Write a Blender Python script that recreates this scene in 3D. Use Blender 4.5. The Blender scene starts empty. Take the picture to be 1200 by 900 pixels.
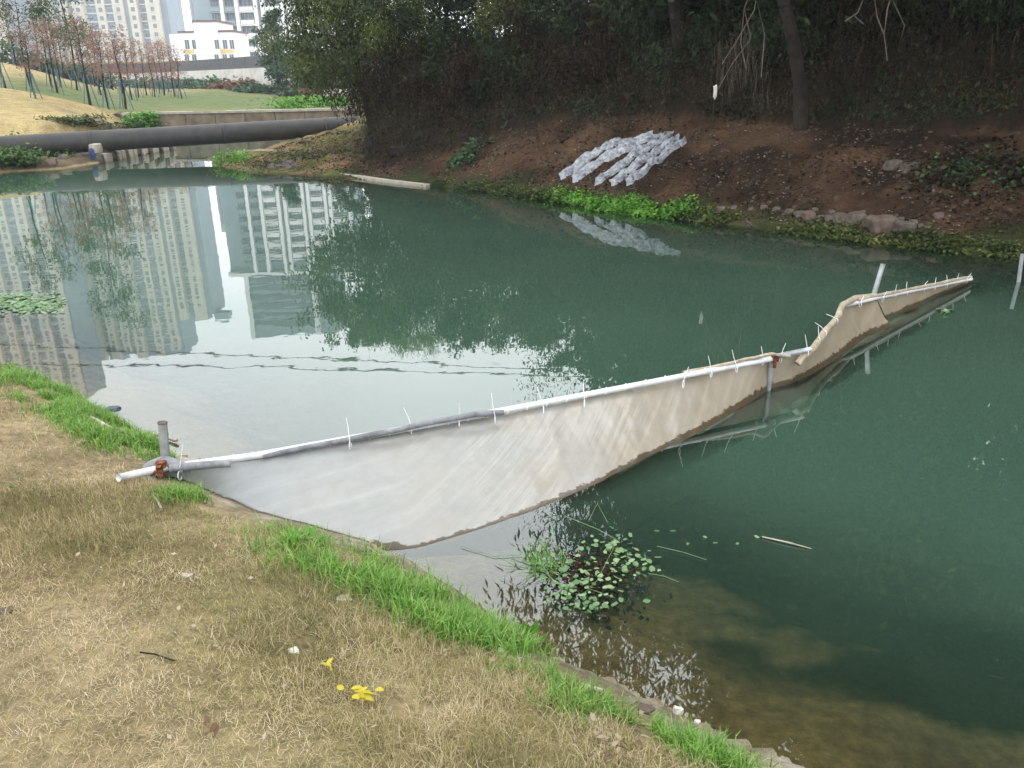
import bpy, math, random
import numpy as np
from mathutils import Vector, Matrix, noise
random.seed(7); rng = np.random.default_rng(7)
S = bpy.context.scene
COL = S.collection
# ------------------------------------------------------------------ camera
CH = 2.4; FPX = 970.0; PITCH = math.radians(20.5); ROLL = math.atan(.0212)
cF = np.array([0, math.cos(PITCH), -math.sin(PITCH)]); r0 = np.array([1., 0, 0]); u0 = np.array([0, math.sin(PITCH), math.cos(PITCH)])
cR = math.cos(ROLL)*r0 - math.sin(ROLL)*u0; cU = math.cos(ROLL)*u0 + math.sin(ROLL)*r0
CP = np.array([0., 0, CH])
cam = bpy.data.cameras.new('camera'); camo = bpy.data.objects.new('camera', cam); COL.objects.link(camo)
cam.sensor_width = 36; cam.lens = FPX/1200*36; cam.clip_start = .05; cam.clip_end = 3000
camo.matrix_world = Matrix(((cR[0], cU[0], -cF[0], CP[0]), (cR[1], cU[1], -cF[1], CP[1]), (cR[2], cU[2], -cF[2], CP[2]), (0, 0, 0, 1)))
S.camera = camo
def ray(x, y):
    d = cF*FPX + cR*(x-600) - cU*(y-450); return d/np.linalg.norm(d)
def P(x, y, z=0.):
    d = ray(x, y); return CP + d*((z-CH)/d[2])
def D(x, y, Y):
    d = ray(x, y); return CP + d*(Y/d[1])
def RF(x, y, Y):                      # the place whose mirror image in the water shows at x, y
    d = ray(x, y); q = CP + d*(Y/d[1]); q[2] = -q[2]; return q
# ------------------------------------------------------------------ sky, sun, exposure
W = bpy.data.worlds.new('World'); S.world = W; W.use_nodes = True
nt = W.node_tree; nt.nodes.clear()
SUN_EL, SUN_AZ = math.radians(52), math.radians(38)       # azimuth from +Y towards +X
sky = nt.nodes.new('ShaderNodeTexSky'); sky.sky_type = 'NISHITA'; sky.sun_disc = False
sky.sun_elevation = SUN_EL; sky.sun_rotation = SUN_AZ; sky.air_density = 1.0; sky.dust_density = 4.0
hs = nt.nodes.new('ShaderNodeHueSaturation'); hs.inputs['Saturation'].default_value = .25; hs.inputs['Value'].default_value = 1.0
nt.links.new(sky.outputs[0], hs.inputs['Color'])
tc = nt.nodes.new('ShaderNodeTexCoord'); nz = nt.nodes.new('ShaderNodeTexNoise'); nz.inputs['Scale'].default_value = 2.2; nz.inputs['Detail'].default_value = 5
mp = nt.nodes.new('ShaderNodeMapping'); mp.inputs['Scale'].default_value = (1, 1, 3); nt.links.new(tc.outputs['Generated'], mp.inputs[0]); nt.links.new(mp.outputs[0], nz.inputs['Vector'])
cr = nt.nodes.new('ShaderNodeValToRGB'); cr.color_ramp.elements[0].position = .3; cr.color_ramp.elements[1].position = .72
cr.color_ramp.elements[0].color = (.80, .84, .87, 1); cr.color_ramp.elements[1].color = (1, 1, 1, 1)
nt.links.new(nz.outputs['Fac'], cr.inputs[0])
sc_ = nt.nodes.new('ShaderNodeVectorMath'); sc_.operation = 'SCALE'; sc_.inputs['Scale'].default_value = 33.0
nt.links.new(cr.outputs[0], sc_.inputs[0])
mx = nt.nodes.new('ShaderNodeMixRGB'); mx.inputs[0].default_value = .85
nt.links.new(hs.outputs[0], mx.inputs[1]); nt.links.new(sc_.outputs[0], mx.inputs[2])
bg = nt.nodes.new('ShaderNodeBackground'); bg.inputs['Strength'].default_value = .11
nt.links.new(mx.outputs[0], bg.inputs[0])
wo = nt.nodes.new('ShaderNodeOutputWorld'); nt.links.new(bg.outputs[0], wo.inputs[0])
sl = bpy.data.lights.new('sun', 'SUN'); sl.energy = 1.1; sl.angle = math.radians(18); sl.color = (1, .96, .9)
so = bpy.data.objects.new('sun', sl); COL.objects.link(so)
sd = Vector((math.sin(SUN_AZ)*math.cos(SUN_EL), math.cos(SUN_AZ)*math.cos(SUN_EL), math.sin(SUN_EL)))
so.rotation_euler = sd.to_track_quat('Z', 'Y').to_euler(); so.location = (20, 20, 60)
S.view_settings.view_transform = 'Standard'; S.view_settings.look = 'None'; S.view_settings.exposure = 0.0; S.view_settings.gamma = 1
S.cycles.max_bounces = 8; S.cycles.transparent_max_bounces = 12; S.cycles.volume_bounces = 0
S.cycles.caustics_reflective = False; S.cycles.caustics_refractive = False; S.cycles.use_denoising = True
# ------------------------------------------------------------------ mesh and material helpers
ORD = ['leftmost', 'second', 'third', 'fourth', 'fifth', 'sixth', 'seventh', 'eighth', 'ninth', 'tenth', 'eleventh', 'twelfth', 'thirteenth', 'fourteenth', 'fifteenth', 'sixteenth', 'seventeenth', 'eighteenth', 'nineteenth', 'twentieth', 'twenty-first', 'twenty-second', 'twenty-third', 'twenty-fourth']
def olab(i, what): return (ORD[i]+' from the left, ' if i else 'leftmost ')+what
def tag(o, label=None, cat=None, group=None, kind=None):
    if label: o['label'] = label
    if cat: o['category'] = cat
    if group: o['group'] = group
    if kind: o['kind'] = kind
    return o
def thing(name, loc, label, cat, group=None):
    o = bpy.data.objects.new(name, None); COL.objects.link(o); o.location = Vector(tuple(float(v) for v in loc)); o.empty_display_size = .1
    return tag(o, label, cat, group)
def mkmesh(name, V, Fc, tint=None, smooth=False):
    """V (n,3); Fc a list of (m,k) index arrays; tint per vertex"""
    me = bpy.data.meshes.new(name); V = np.asarray(V, np.float32)
    if isinstance(Fc, np.ndarray): Fc = [Fc]
    me.vertices.add(len(V)); me.vertices.foreach_set('co', V.ravel())
    tot = np.concatenate([np.full(len(f), f.shape[1], np.int32) for f in Fc]); idx = np.concatenate([f.astype(np.int32).ravel() for f in Fc])
    me.loops.add(len(idx)); me.loops.foreach_set('vertex_index', idx)
    st = np.concatenate([[0], np.cumsum(tot)[:-1]]).astype(np.int32)
    me.polygons.add(len(tot)); me.polygons.foreach_set('loop_start', st)
    me.polygons.foreach_set('use_smooth', np.full(len(tot), smooth, bool))
    me.update(calc_edges=True)
    if tint is not None:
        tint = np.asarray(tint, np.float32)
        if tint.ndim == 2:
            a = me.attributes.new('tint', 'FLOAT_COLOR', 'POINT'); a.data.foreach_set('color', np.concatenate([tint, np.ones((len(tint), 1), np.float32)], 1).ravel())
        else:
            a = me.attributes.new('tint', 'FLOAT', 'POINT'); a.data.foreach_set('value', tint)
    me.validate(); return me
def obj(name, me, mat=None, parent=None, loc=None):
    """coordinates are world ones; a parented part is moved into its thing's frame"""
    o = bpy.data.objects.new(name, me); COL.objects.link(o)
    if mat and not me.materials: me.materials.append(mat)
    if parent is not None:
        o.parent = parent; r = parent
        off = Vector((0, 0, 0))
        while r is not None: off += r.location; r = r.parent
        o.location = -off
    if loc is not None: o.location = Vector(tuple(float(v) for v in loc))
    return o
class MB:
    def __init__(s): s.V = []; s.F = {}; s.n = 0; s.T = []
    def add(s, V, F, t=.5):
        V = np.asarray(V, float); F = np.asarray(F, int)
        s.V.append(V); s.F.setdefault(F.shape[1], []).append(F+s.n); s.n += len(V)
        s.T.append(np.full(len(V), t) if np.isscalar(t) else np.asarray(t))
        return s
    def box(s, a, b, t=.5):
        (x0, y0, z0), (x1, y1, z1) = a, b
        V = [(x0, y0, z0), (x1, y0, z0), (x1, y1, z0), (x0, y1, z0), (x0, y0, z1), (x1, y0, z1), (x1, y1, z1), (x0, y1, z1)]
        return s.add(V, [(0, 3, 2, 1), (4, 5, 6, 7), (0, 1, 5, 4), (1, 2, 6, 5), (2, 3, 7, 6), (3, 0, 4, 7)], t)
    def tube(s, pts, rad, n=8, t=.5, cap=True):
        pts = np.asarray(pts, float); m = len(pts); rad = np.broadcast_to(rad, (m,))
        tg = np.gradient(pts, axis=0); tg /= np.linalg.norm(tg, axis=1)[:, None]+1e-9
        ref = np.array([0, 0, 1.]) if abs(tg[0][2]) < .9 else np.array([1., 0, 0])
        V = []; a = np.arange(n)*2*math.pi/n
        for i in range(m):
            u = np.cross(tg[i], ref); u /= np.linalg.norm(u)+1e-9; v = np.cross(tg[i], u)
            ref_n = v
            V.append(pts[i] + rad[i]*(np.cos(a)[:, None]*u + np.sin(a)[:, None]*v))
        V = np.concatenate(V); F = []
        for i in range(m-1):
            for k in range(n):
                F.append((i*n+k, i*n+(k+1) % n, (i+1)*n+(k+1) % n, (i+1)*n+k))
        s.add(V, F, t)
        if cap:
            for i, rev in ((0, True), (m-1, False)):
                ring = np.arange(n)+i*n; ring = ring[::-1] if not rev else ring
                s.F.setdefault(n, []).append((ring[None, :])+s.n-len(V))
        return s
    def mesh(s, name, smooth=False):
        return mkmesh(name, np.concatenate(s.V), [np.concatenate(f) for f in s.F.values()], np.concatenate(s.T), smooth)
def rock_mesh(name, sx, sy, sz, seed, sub=2, rough=.28, sq=.75):
    import bmesh
    bm = bmesh.new(); bmesh.ops.create_icosphere(bm, subdivisions=sub, radius=1)
    for v in bm.verts:
        c = v.co.copy(); k = 1 + rough*(noise.noise(c*1.1+Vector((seed*3.1, seed, 0)))*1.5 + .4*noise.noise(c*3+Vector((seed, 0, 5))))
        c = c*k; c.x = math.copysign(abs(c.x)**sq, c.x); c.y = math.copysign(abs(c.y)**sq, c.y); c.z = math.copysign(abs(c.z)**sq, c.z)
        v.co = Vector((c.x*sx, c.y*sy, c.z*sz))
    me = bpy.data.meshes.new(name); bm.to_mesh(me); bm.free(); return me
def N(nt, t, **kw):
    n = nt.nodes.new(t)
    for k, v in kw.items():
        if hasattr(n, k): setattr(n, k, v)
        else: n.inputs[k.replace('_', ' ')].default_value = v
    return n
def ramp(nt, src, stops):
    r = nt.nodes.new('ShaderNodeValToRGB'); e = r.color_ramp.elements
    while len(e) < len(stops): e.new(.5)
    for k, (p, c) in enumerate(stops): e[k].position = p; e[k].color = (*c, 1)
    nt.links.new(src, r.inputs[0]); return r
def newmat(name):
    m = bpy.data.materials.new(name); m.use_nodes = True; return m, m.node_tree, m.node_tree.nodes['Principled BSDF']
def solid(name, c1, c2, scale=8, rough=.8, bump=.3, bscale=None, metal=0., spec=.3, dist=.01, detail=6, ramp_pos=(.35, .65)):
    m, t, b = newmat(name)
    co = N(t, 'ShaderNodeTexCoord'); n = N(t, 'ShaderNodeTexNoise', Scale=scale, Detail=detail); n.inputs['Roughness'].default_value = .65
    t.links.new(co.outputs['Object'], n.inputs['Vector'])
    r = ramp(t, n.outputs['Fac'], [(ramp_pos[0], c1), (ramp_pos[1], c2)]); t.links.new(r.outputs[0], b.inputs['Base Color'])
    b.inputs['Roughness'].default_value = rough; b.inputs['Metallic'].default_value = metal; b.inputs['Specular IOR Level'].default_value = spec
    if bump:
        n2 = N(t, 'ShaderNodeTexNoise', Scale=bscale or scale*4, Detail=6); t.links.new(co.outputs['Object'], n2.inputs['Vector'])
        bp = N(t, 'ShaderNodeBump', Strength=bump, Distance=dist); t.links.new(n2.outputs['Fac'], bp.inputs['Height']); t.links.new(bp.outputs[0], b.inputs['Normal'])
    return m
def leafmat(name, stops, transl=.3, rough=.55, spec=.25):
    m, t, b = newmat(name)
    a = N(t, 'ShaderNodeAttribute', attribute_name='tint')
    r = ramp(t, a.outputs['Fac'], [(i/(len(stops)-1), c) for i, c in enumerate(stops)])
    t.links.new(r.outputs[0], b.inputs['Base Color']); b.inputs['Roughness'].default_value = rough; b.inputs['Specular IOR Level'].default_value = spec
    tr = N(t, 'ShaderNodeBsdfTranslucent'); t.links.new(r.outputs[0], tr.inputs[0])
    mxs = N(t, 'ShaderNodeMixShader'); mxs.inputs[0].default_value = transl
    t.links.new(b.outputs[0], mxs.inputs[1]); t.links.new(tr.outputs[0], mxs.inputs[2])
    t.links.new(mxs.outputs[0], t.nodes['Material Output'].inputs[0]); return m
# ------------------------------------------------------------------ numpy noise
def _h(ix, iy, sd):
    n = (ix*374761393 + iy*668265263 + sd*1442695041) & 0xffffffff
    n = ((n ^ (n >> 13))*1274126177) & 0xffffffff
    return ((n ^ (n >> 16)) & 0xffff)/65535.
def vn(x, y, sd=0):
    ix = np.floor(x).astype(np.int64); iy = np.floor(y).astype(np.int64); fx = x-ix; fy = y-iy
    fx = fx*fx*(3-2*fx); fy = fy*fy*(3-2*fy)
    return (_h(ix, iy, sd)*(1-fx)+_h(ix+1, iy, sd)*fx)*(1-fy)+(_h(ix, iy+1, sd)*(1-fx)+_h(ix+1, iy+1, sd)*fx)*fy
def fbm(x, y, sc, oc=4, sd=0):
    x = np.asarray(x, float)*sc; y = np.asarray(y, float)*sc; s = 0; a = .5; tot = 0
    for o in range(oc): s = s+a*vn(x, y, sd+o*17); tot += a; x = x*2.03+3.1; y = y*2.03+1.7; a *= .5
    return s/tot
def ss(a, b, x): t = np.clip((x-a)/(b-a), 0, 1); return t*t*(3-2*t)
# ------------------------------------------------------------------ terrain
NS = np.array([(40, -34), (20, -15), (7, -3), (3.5, .2), (1.9, 1.6), (.98, 2.38), (.71, 2.56), (.40, 2.81), (.12, 2.99), (-.19, 3.34), (-.55, 3.72), (-.86, 3.94), (-1.41, 4.24), (-1.96, 4.69), (-2.37, 5.21), (-3.07, 5.86), (-3.88, 6.55), (-4.65, 7.14), (-8.2, 10.6), (-12.2, 16.5), (-15.6, 22), (-15.6, 24.8), (-13.5, 25.8), (-13.1, 28), (-12.9, 31.6), (-14.2, 34.5), (-17, 37.5), (-17.2, 40)], float)
FS = np.array([(-8.6, 40), (-8.8, 34), (-8.9, 29), (-9.3, 27), (-8.2, 24.9), (-7.0, 23.4), (-5.6, 22.9), (-1.91, 19.9), (.09, 17.96), (1.67, 15.7), (3.34, 13.88), (4.64, 12.7), (5.82, 11.57), (6.85, 10.87), (9.5, 8.5), (14, 4), (30, -12), (46, -28)], float)
def toe(l): return [tuple(D(x, y, Y)) for x, y, Y in l]
EE = [(4., 75., 1.8), (-3.2, 42., 1.5), (-4.0, 32., 1.4), (-4.2, 27., .9)] + toe([(424, 190, 22.9), (470, 186, 22.4), (530, 178, 21.7), (590, 158, 21.2), (660, 138, 20.2), (780, 138, 18.3), (940, 148, 16.4), (1100, 152, 15.), (1240, 157, 13.9)]) + [(15.5, 10.5, 1.4), (20.5, 5.5, 1.5), (37, -8, 1.5), (51, -20, 1.5)]
EE = np.array(EE)
POLY = np.concatenate([NS, FS])
def segd(x, y, L, closed=False):
    best = np.full(x.shape, 1e9); bi = np.zeros(x.shape, int); bt = np.zeros(x.shape); sg = np.zeros(x.shape)
    for i in range(len(L)-1):
        a, b = L[i, :2], L[i+1, :2]; e = b-a; t = np.clip(((x-a[0])*e[0]+(y-a[1])*e[1])/(e@e), 0, 1)
        d = np.hypot(x-a[0]-t*e[0], y-a[1]-t*e[1]); m = d < best-1e-9
        best = np.where(m, d, best); bi = np.where(m, i, bi); bt = np.where(m, t, bt)
        sg = np.where(m, e[0]*(y-a[1])-e[1]*(x-a[0]), sg)
    return best, bi, bt, sg
def inside(x, y, L):
    c = np.zeros(x.shape, bool); n = len(L)
    for i in range(n):
        (x1, y1), (x2, y2) = L[i], L[(i+1) % n]
        m = ((y1 > y) != (y2 > y)) & (x < (x2-x1)*(y-y1)/((y2-y1) if y2 != y1 else 1e-9)+x1)
        c ^= m
    return c
def terrain(x, y):
    x = np.asarray(x, float); y = np.asarray(y, float); shp = x.shape; x = x.ravel(); y = y.ravel()
    wob = (fbm(x, y, 1.7, 3, 5)-.5)*.16*ss(.3, 2, np.hypot(x+2, y-5)) + (fbm(x, y, .5, 2, 9)-.5)*.25*ss(8, 14, y)
    dn, _, _, _ = segd(x, y, NS); df, _, _, _ = segd(x, y, FS); dw = np.abs(y-40)+np.where((x > -12.6) & (x < -8.6), 0, 50.)
    ins = inside(x, y, POLY)
    de, ei, et, sg = segd(x, y, EE); ez = EE[ei, 2]*(1-et)+EE[np.minimum(ei+1, len(EE)-1), 2]*et
    left = dn < df
    far = ss(19, 24, y)
    d = np.maximum(dn+wob, 0)
    zn = .03+.22*(1-np.exp(-d/.3))+.17*np.minimum(d, 7)
    hill = 2.5*ss(-.40, -.60, x/np.maximum(y, 1))*ss(28, 60, y) + .45*ss(-14.5, -26, x)*ss(20, 27, y)
    a0 = 2.2*(1-ss(29, 31.5, y)); zf = .05+.12*ss(0, .5, d)+.9*ss(0, 1, (d-a0)/2.)+.03*np.minimum(d, 10)
    zl = zn*(1-far)+zf*far
    # right bank
    beyond = sg > 0                                     # on the land side of the toe line
    d2 = np.maximum(df+wob, 0); t = d2/(d2+de+1e-6)
    ledge = .10*(1-np.exp(-d2/.25))
    zr = .03+ledge*np.minimum(1, ez)+(ez-.13)*ss(0, 1, t)*.35+(ez-.13)*.65*np.clip((t-.08)/.92, 0, 1)
    cap = 1.9+1.6*ss(0, 5, x)
    rough = (fbm(x, y, 1.2, 4, 31)-.5)*1.1*ss(0, 1, de)
    zb = ez+cap*(1-np.exp(-de*(1.5+1.8*ss(1, -3, x))/cap))+.05*de+rough
    zr = np.where(beyond, zb, zr+((fbm(x, y, 1.8, 4, 41)-.5)*.3+(fbm(x, y, 5, 4, 43)-.5)*.16)*ss(.3, 1.5, d2)*ss(0, .5, de))
    zland = np.where(left, zl, zr)
    fld = .93+(y-40)*.007 + (fbm(x, y, .25, 3, 3)-.5)*.2
    wr = ss(-6, -3, x)*(1-ss(70, 90, y))
    fz = fld*(1-wr)+np.maximum(zr, fld)*wr
    k = ss(39.5, 41.5, y)
    zland = zland*(1-k)+fz*k + hill
    step = ss(100.2, 100.8, y); zland = zland*(1-step)+4.6*step
    # bed
    sh = ss(-2.5, 1.5, x)*1.0
    shw = .55+.75*sh+(fbm(x, y, 1.1, 3, 66)-.5)*.9; bn = -.02-.17*dn-.55*np.maximum(dn-shw, 0)**1.5
    bf = np.where(df < 2.2, -.02-(.35-.2*ss(4, 6, x))*df, -.02-2.2*(.35-.2*ss(4, 6, x))-(df-2.2)*.7)
    bed = np.maximum(np.maximum(bn, bf), -1.8)+(fbm(x, y, 2.2, 3, 77)-.5)*.07*ss(.1, .5, np.minimum(dn, df))
    z = np.where(ins, bed, zland+(fbm(x, y, 3.5, 4, 55)-.5)*.035)
    info = dict(dn=dn, df=df, de=de, ins=ins, left=left, beyond=beyond & ~left & ~ins, ez=ez, k=k)
    return z.reshape(shp), {q: v.reshape(shp) for q, v in info.items()}
def G(x, y): return float(terrain(np.array([x]), np.array([y]))[0][0])
def hit(px, py, up=0.):
    d = ray(px, py); t = np.concatenate([np.linspace(1.2, 12, 1500), np.linspace(12, 90, 3000)]); q = CP+d*t[:, None]
    z, _ = terrain(q[:, 0], q[:, 1]); z = np.maximum(z, 0); k = np.argmax(q[:, 2] < z+up); return q[k]
def seg(*a): return np.concatenate([np.linspace(p, q, n, endpoint=False) for p, q, n in a])
gx = seg((-900, -60, 14), (-60, -16, 60), (-16, -5, 75), (-5, 3, 190), (3, 14, 100), (14, 40, 40), (40, 900, 15)); gx = np.append(gx, 900)
gy = seg((-900, -6, 14), (-6, .8, 20), (.8, 7.5, 150), (7.5, 26, 165), (26, 44, 70), (44, 100, 36), (100, 101, 4), (101, 1500, 20)); gy = np.append(gy, 1500)
GX, GY = np.meshgrid(gx, gy); GZ, GI = terrain(GX, GY)
nx, ny = len(gx), len(gy)
ii = (np.arange(ny-1)[:, None]*nx+np.arange(nx-1)[None, :]).ravel()
GQ = np.stack([ii, ii+1, ii+1+nx, ii+nx], 1)
def lerp3(a, b, t): return np.asarray(a)*(1-t[..., None])+np.asarray(b)*t[..., None]
n1 = fbm(GX, GY, 1.3, 5, 101); n2 = fbm(GX, GY, .35, 4, 102); n3 = fbm(GX, GY, 6, 3, 103)
c_near = lerp3((.15, .11, .065), (.27, .215, .135), ss(.3, .7, n1))
c_near = lerp3(c_near, (.10, .10, .035), ss(.55, .75, n2)*.5)
rim = (1-ss(.1, .45, GI['dn']+(n1-.5)*.3)); c_rim = lerp3((.15, .125, .09), (.27, .245, .20), ss(.4, .7, n3)); c_near = lerp3(c_near, c_rim, rim*(GY < 16))
c_farl = lerp3((.26, .21, .10), (.34, .27, .14), n2); c_near = lerp3(c_near, c_farl, ss(9, 18, GY))
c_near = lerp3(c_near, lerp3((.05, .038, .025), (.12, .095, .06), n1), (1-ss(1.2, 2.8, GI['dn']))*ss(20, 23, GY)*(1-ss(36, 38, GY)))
c_near = lerp3(c_near, (.17, .165, .08), ss(54, 66, GY)*.5)
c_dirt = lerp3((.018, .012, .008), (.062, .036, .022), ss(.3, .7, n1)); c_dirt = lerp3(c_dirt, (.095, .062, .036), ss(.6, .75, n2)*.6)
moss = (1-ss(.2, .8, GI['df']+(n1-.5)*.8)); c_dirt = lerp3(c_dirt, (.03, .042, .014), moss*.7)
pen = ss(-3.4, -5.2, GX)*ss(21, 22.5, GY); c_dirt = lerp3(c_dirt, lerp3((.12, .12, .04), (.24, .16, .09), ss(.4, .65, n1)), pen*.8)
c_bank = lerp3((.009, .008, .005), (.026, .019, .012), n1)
c_bed = lerp3((.42, .33, .18), (.29, .235, .125), n1); c_bed = lerp3(c_bed, (.02, .028, .015), ss(.50, .64, fbm(GX, GY*1.6, 1.5, 4, 140)+.3*ss(.8, 1.5, GI['dn']))*ss(.3, .8, GI['dn']))
c_fld = lerp3((.11, .14, .06), (.22, .185, .10), ss(.35, .65, fbm(GX, GY, .12, 3, 120)))
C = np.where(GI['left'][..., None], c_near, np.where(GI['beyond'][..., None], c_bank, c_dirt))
C = lerp3(C, c_fld, GI['k']*ss(-30, -22, GX)*ss(-2, -8, GX)); C = lerp3(C, (.3, .29, .27), ss(101, 103, GY))
C = np.where(GI['ins'][..., None], c_bed, C)
gm, t, b = newmat('ground_soil')
a = N(t, 'ShaderNodeAttribute', attribute_name='tint'); co = N(t, 'ShaderNodeTexCoord')
nn = N(t, 'ShaderNodeTexNoise', Scale=14, Detail=8); nn.inputs['Roughness'].default_value = .7; t.links.new(co.outputs['Object'], nn.inputs['Vector'])
rr = ramp(t, nn.outputs['Fac'], [(.25, (.45, .45, .45)), (.5, (.95, .95, .95)), (.75, (1.5, 1.45, 1.4))])
nl = N(t, 'ShaderNodeTexNoise', Scale=1.6, Detail=8); nl.inputs['Roughness'].default_value = .7; t.links.new(co.outputs['Object'], nl.inputs['Vector']); rl = ramp(t, nl.outputs['Fac'], [(.3, (.62, .6, .58)), (.7, (1.3, 1.3, 1.25))])
ml = N(t, 'ShaderNodeMixRGB', blend_type='MULTIPLY'); ml.inputs[0].default_value = 1; t.links.new(rr.outputs[0], ml.inputs[1]); t.links.new(rl.outputs[0], ml.inputs[2]); rr = ml
mm = N(t, 'ShaderNodeMixRGB', blend_type='MULTIPLY'); mm.inputs[0].default_value = 1; t.links.new(a.outputs['Color'], mm.inputs[1]); t.links.new(rr.outputs[0], mm.inputs[2])
t.links.new(mm.outputs[0], b.inputs['Base Color']); b.inputs['Roughness'].default_value = .95; b.inputs['Specular IOR Level'].default_value = .1
n_b = N(t, 'ShaderNodeTexNoise', Scale=30, Detail=8); t.links.new(co.outputs['Object'], n_b.inputs['Vector'])
bp = N(t, 'ShaderNodeBump', Strength=.8, Distance=.03); t.links.new(n_b.outputs['Fac'], bp.inputs['Height']); t.links.new(bp.outputs[0], b.inputs['Normal'])
tag(obj('ground', mkmesh('ground', np.stack([GX, GY, GZ], 2).reshape(-1, 3), GQ, C.reshape(-1, 3), True), gm), 'brown and dry grass ground with river banks', None, None, 'structure')
# ------------------------------------------------------------------ curtain lines (needed for the water's depth too)
def pl(l): return np.array([P(x, y, z) for x, y, z in l])
T1 = pl([(188, 551, .30), (260, 541, .29), (300, 535, .28), (400, 518, .27), (500, 499, .26), (600, 480, .25), (700, 461, .25), (800, 440, .25), (905, 421, .25)])
B1 = pl([(196, 566, .14), (235, 582, .09), (290, 602, .07), (340, 617, .06), (400, 631, .05), (486, 643, .0), (560, 621, 0), (620, 600, 0), (700, 567, 0), (760, 535, 0), (820, 507, 0), (870, 477, 0), (903, 455, 0)])
T2 = pl([(905, 421, .25), (930, 416, .25), (948, 411, .25), (958, 399, .24), (968, 386, .25), (982, 372, .26), (990, 360, .27), (1003, 353, .26), (1026, 349, .24)])
B2 = pl([(905, 455, 0), (925, 450, 0), (948, 440, 0), (966, 430, 0), (985, 417, 0), (1005, 402, 0), (1020, 392, 0), (1044, 383, 0)])
T3 = pl([(1026, 349, .24), (1060, 342, .20), (1100, 334, .14), (1140, 327, .05)])
B3 = pl([(1040, 374, 0), (1060, 366, 0), (1082, 356, 0), (1100, 346, 0), (1142, 330, 0)])
# ------------------------------------------------------------------ water
depth = np.maximum(-GZ, 0)
BL = np.concatenate([B1[5:], B2[1:], B3[1:]])
bd, bi, bt, bs = segd(GX.ravel(), GY.ravel(), BL[:, :2]); bd = bd.reshape(GX.shape); bs = bs.reshape(GX.shape)
endm = (bi.reshape(GX.shape) == 0) & (bt.reshape(GX.shape) <= 0) | (bi.reshape(GX.shape) == len(BL)-2) & (bt.reshape(GX.shape) >= 1)
dc = np.where((bs < 0) & (bd < .28) & ~endm, .04+bd*1.5, 9)
depth = np.minimum(depth, dc)
wm, t, b = newmat('turbid_water'); t.nodes.remove(b)
a = N(t, 'ShaderNodeAttribute', attribute_name='tint'); co = N(t, 'ShaderNodeTexCoord')
m1 = N(t, 'ShaderNodeMath', operation='MULTIPLY'); t.links.new(a.outputs['Fac'], m1.inputs[0]); m1.inputs[1].default_value = -2.2
ex = N(t, 'ShaderNodeMath', operation='EXPONENT'); t.links.new(m1.outputs[0], ex.inputs[0])
dif = N(t, 'ShaderNodeBsdfDiffuse'); tr = N(t, 'ShaderNodeBsdfTransparent'); tr.inputs[0].default_value = (.84, .84, .70, 1)
nn = N(t, 'ShaderNodeTexNoise', Scale=.35, Detail=3); t.links.new(co.outputs['Object'], nn.inputs['Vector'])
rr = ramp(t, nn.outputs['Fac'], [(.3, (.036, .072, .050)), (.7, (.045, .085, .058))]); t.links.new(rr.outputs[0], dif.inputs[0])
body = N(t, 'ShaderNodeMixShader'); t.links.new(ex.outputs[0], body.inputs[0]); t.links.new(dif.outputs[0], body.inputs[1]); t.links.new(tr.outputs[0], body.inputs[2])
gl = N(t, 'ShaderNodeBsdfGlossy'); gl.inputs['Roughness'].default_value = .012; gl.inputs['Color'].default_value = (.95, .97, .97, 1)
fr = N(t, 'ShaderNodeFresnel'); fr.inputs['IOR'].default_value = 2.0
map_ = N(t, 'ShaderNodeMapping'); map_.inputs['Scale'].default_value = (1, 1.0, 1); t.links.new(co.outputs['Object'], map_.inputs[0])
w1 = N(t, 'ShaderNodeTexNoise', Scale=2.2, Detail=2); w2 = N(t, 'ShaderNodeTexNoise', Scale=11, Detail=2)
for w in (w1, w2): t.links.new(map_.outputs[0], w.inputs['Vector'])
ad = N(t, 'ShaderNodeMath', operation='MULTIPLY_ADD'); t.links.new(w2.outputs['Fac'], ad.inputs[0]); ad.inputs[1].default_value = .06; t.links.new(w1.outputs['Fac'], ad.inputs[2])
bp = N(t, 'ShaderNodeBump', Strength=1, Distance=.0009); t.links.new(ad.outputs[0], bp.inputs['Height'])
t.links.new(bp.outputs[0], gl.inputs['Normal']); t.links.new(bp.outputs[0], fr.inputs['Normal'])
out = N(t, 'ShaderNodeMixShader'); t.links.new(fr.outputs[0], out.inputs[0]); t.links.new(body.outputs[0], out.inputs[1]); t.links.new(gl.outputs[0], out.inputs[2])
t.links.new(out.outputs[0], t.nodes['Material Output'].inputs[0])
zf = GZ.ravel(); keep = (zf[GQ].min(1) < .02) & (np.abs(GX.ravel()[GQ]).max(1) < 60) & (GY.ravel()[GQ].max(1) < 41) & (GY.ravel()[GQ].min(1) > -60)
q = GQ[keep]; u, inv = np.unique(q, return_inverse=True)
WV = np.stack([GX.ravel()[u], GY.ravel()[u], np.zeros(len(u))], 1)
tag(obj('water', mkmesh('water', WV, inv.reshape(q.shape), depth.ravel()[u], True), wm), 'calm turbid green river water', None, None, 'structure')
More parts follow.
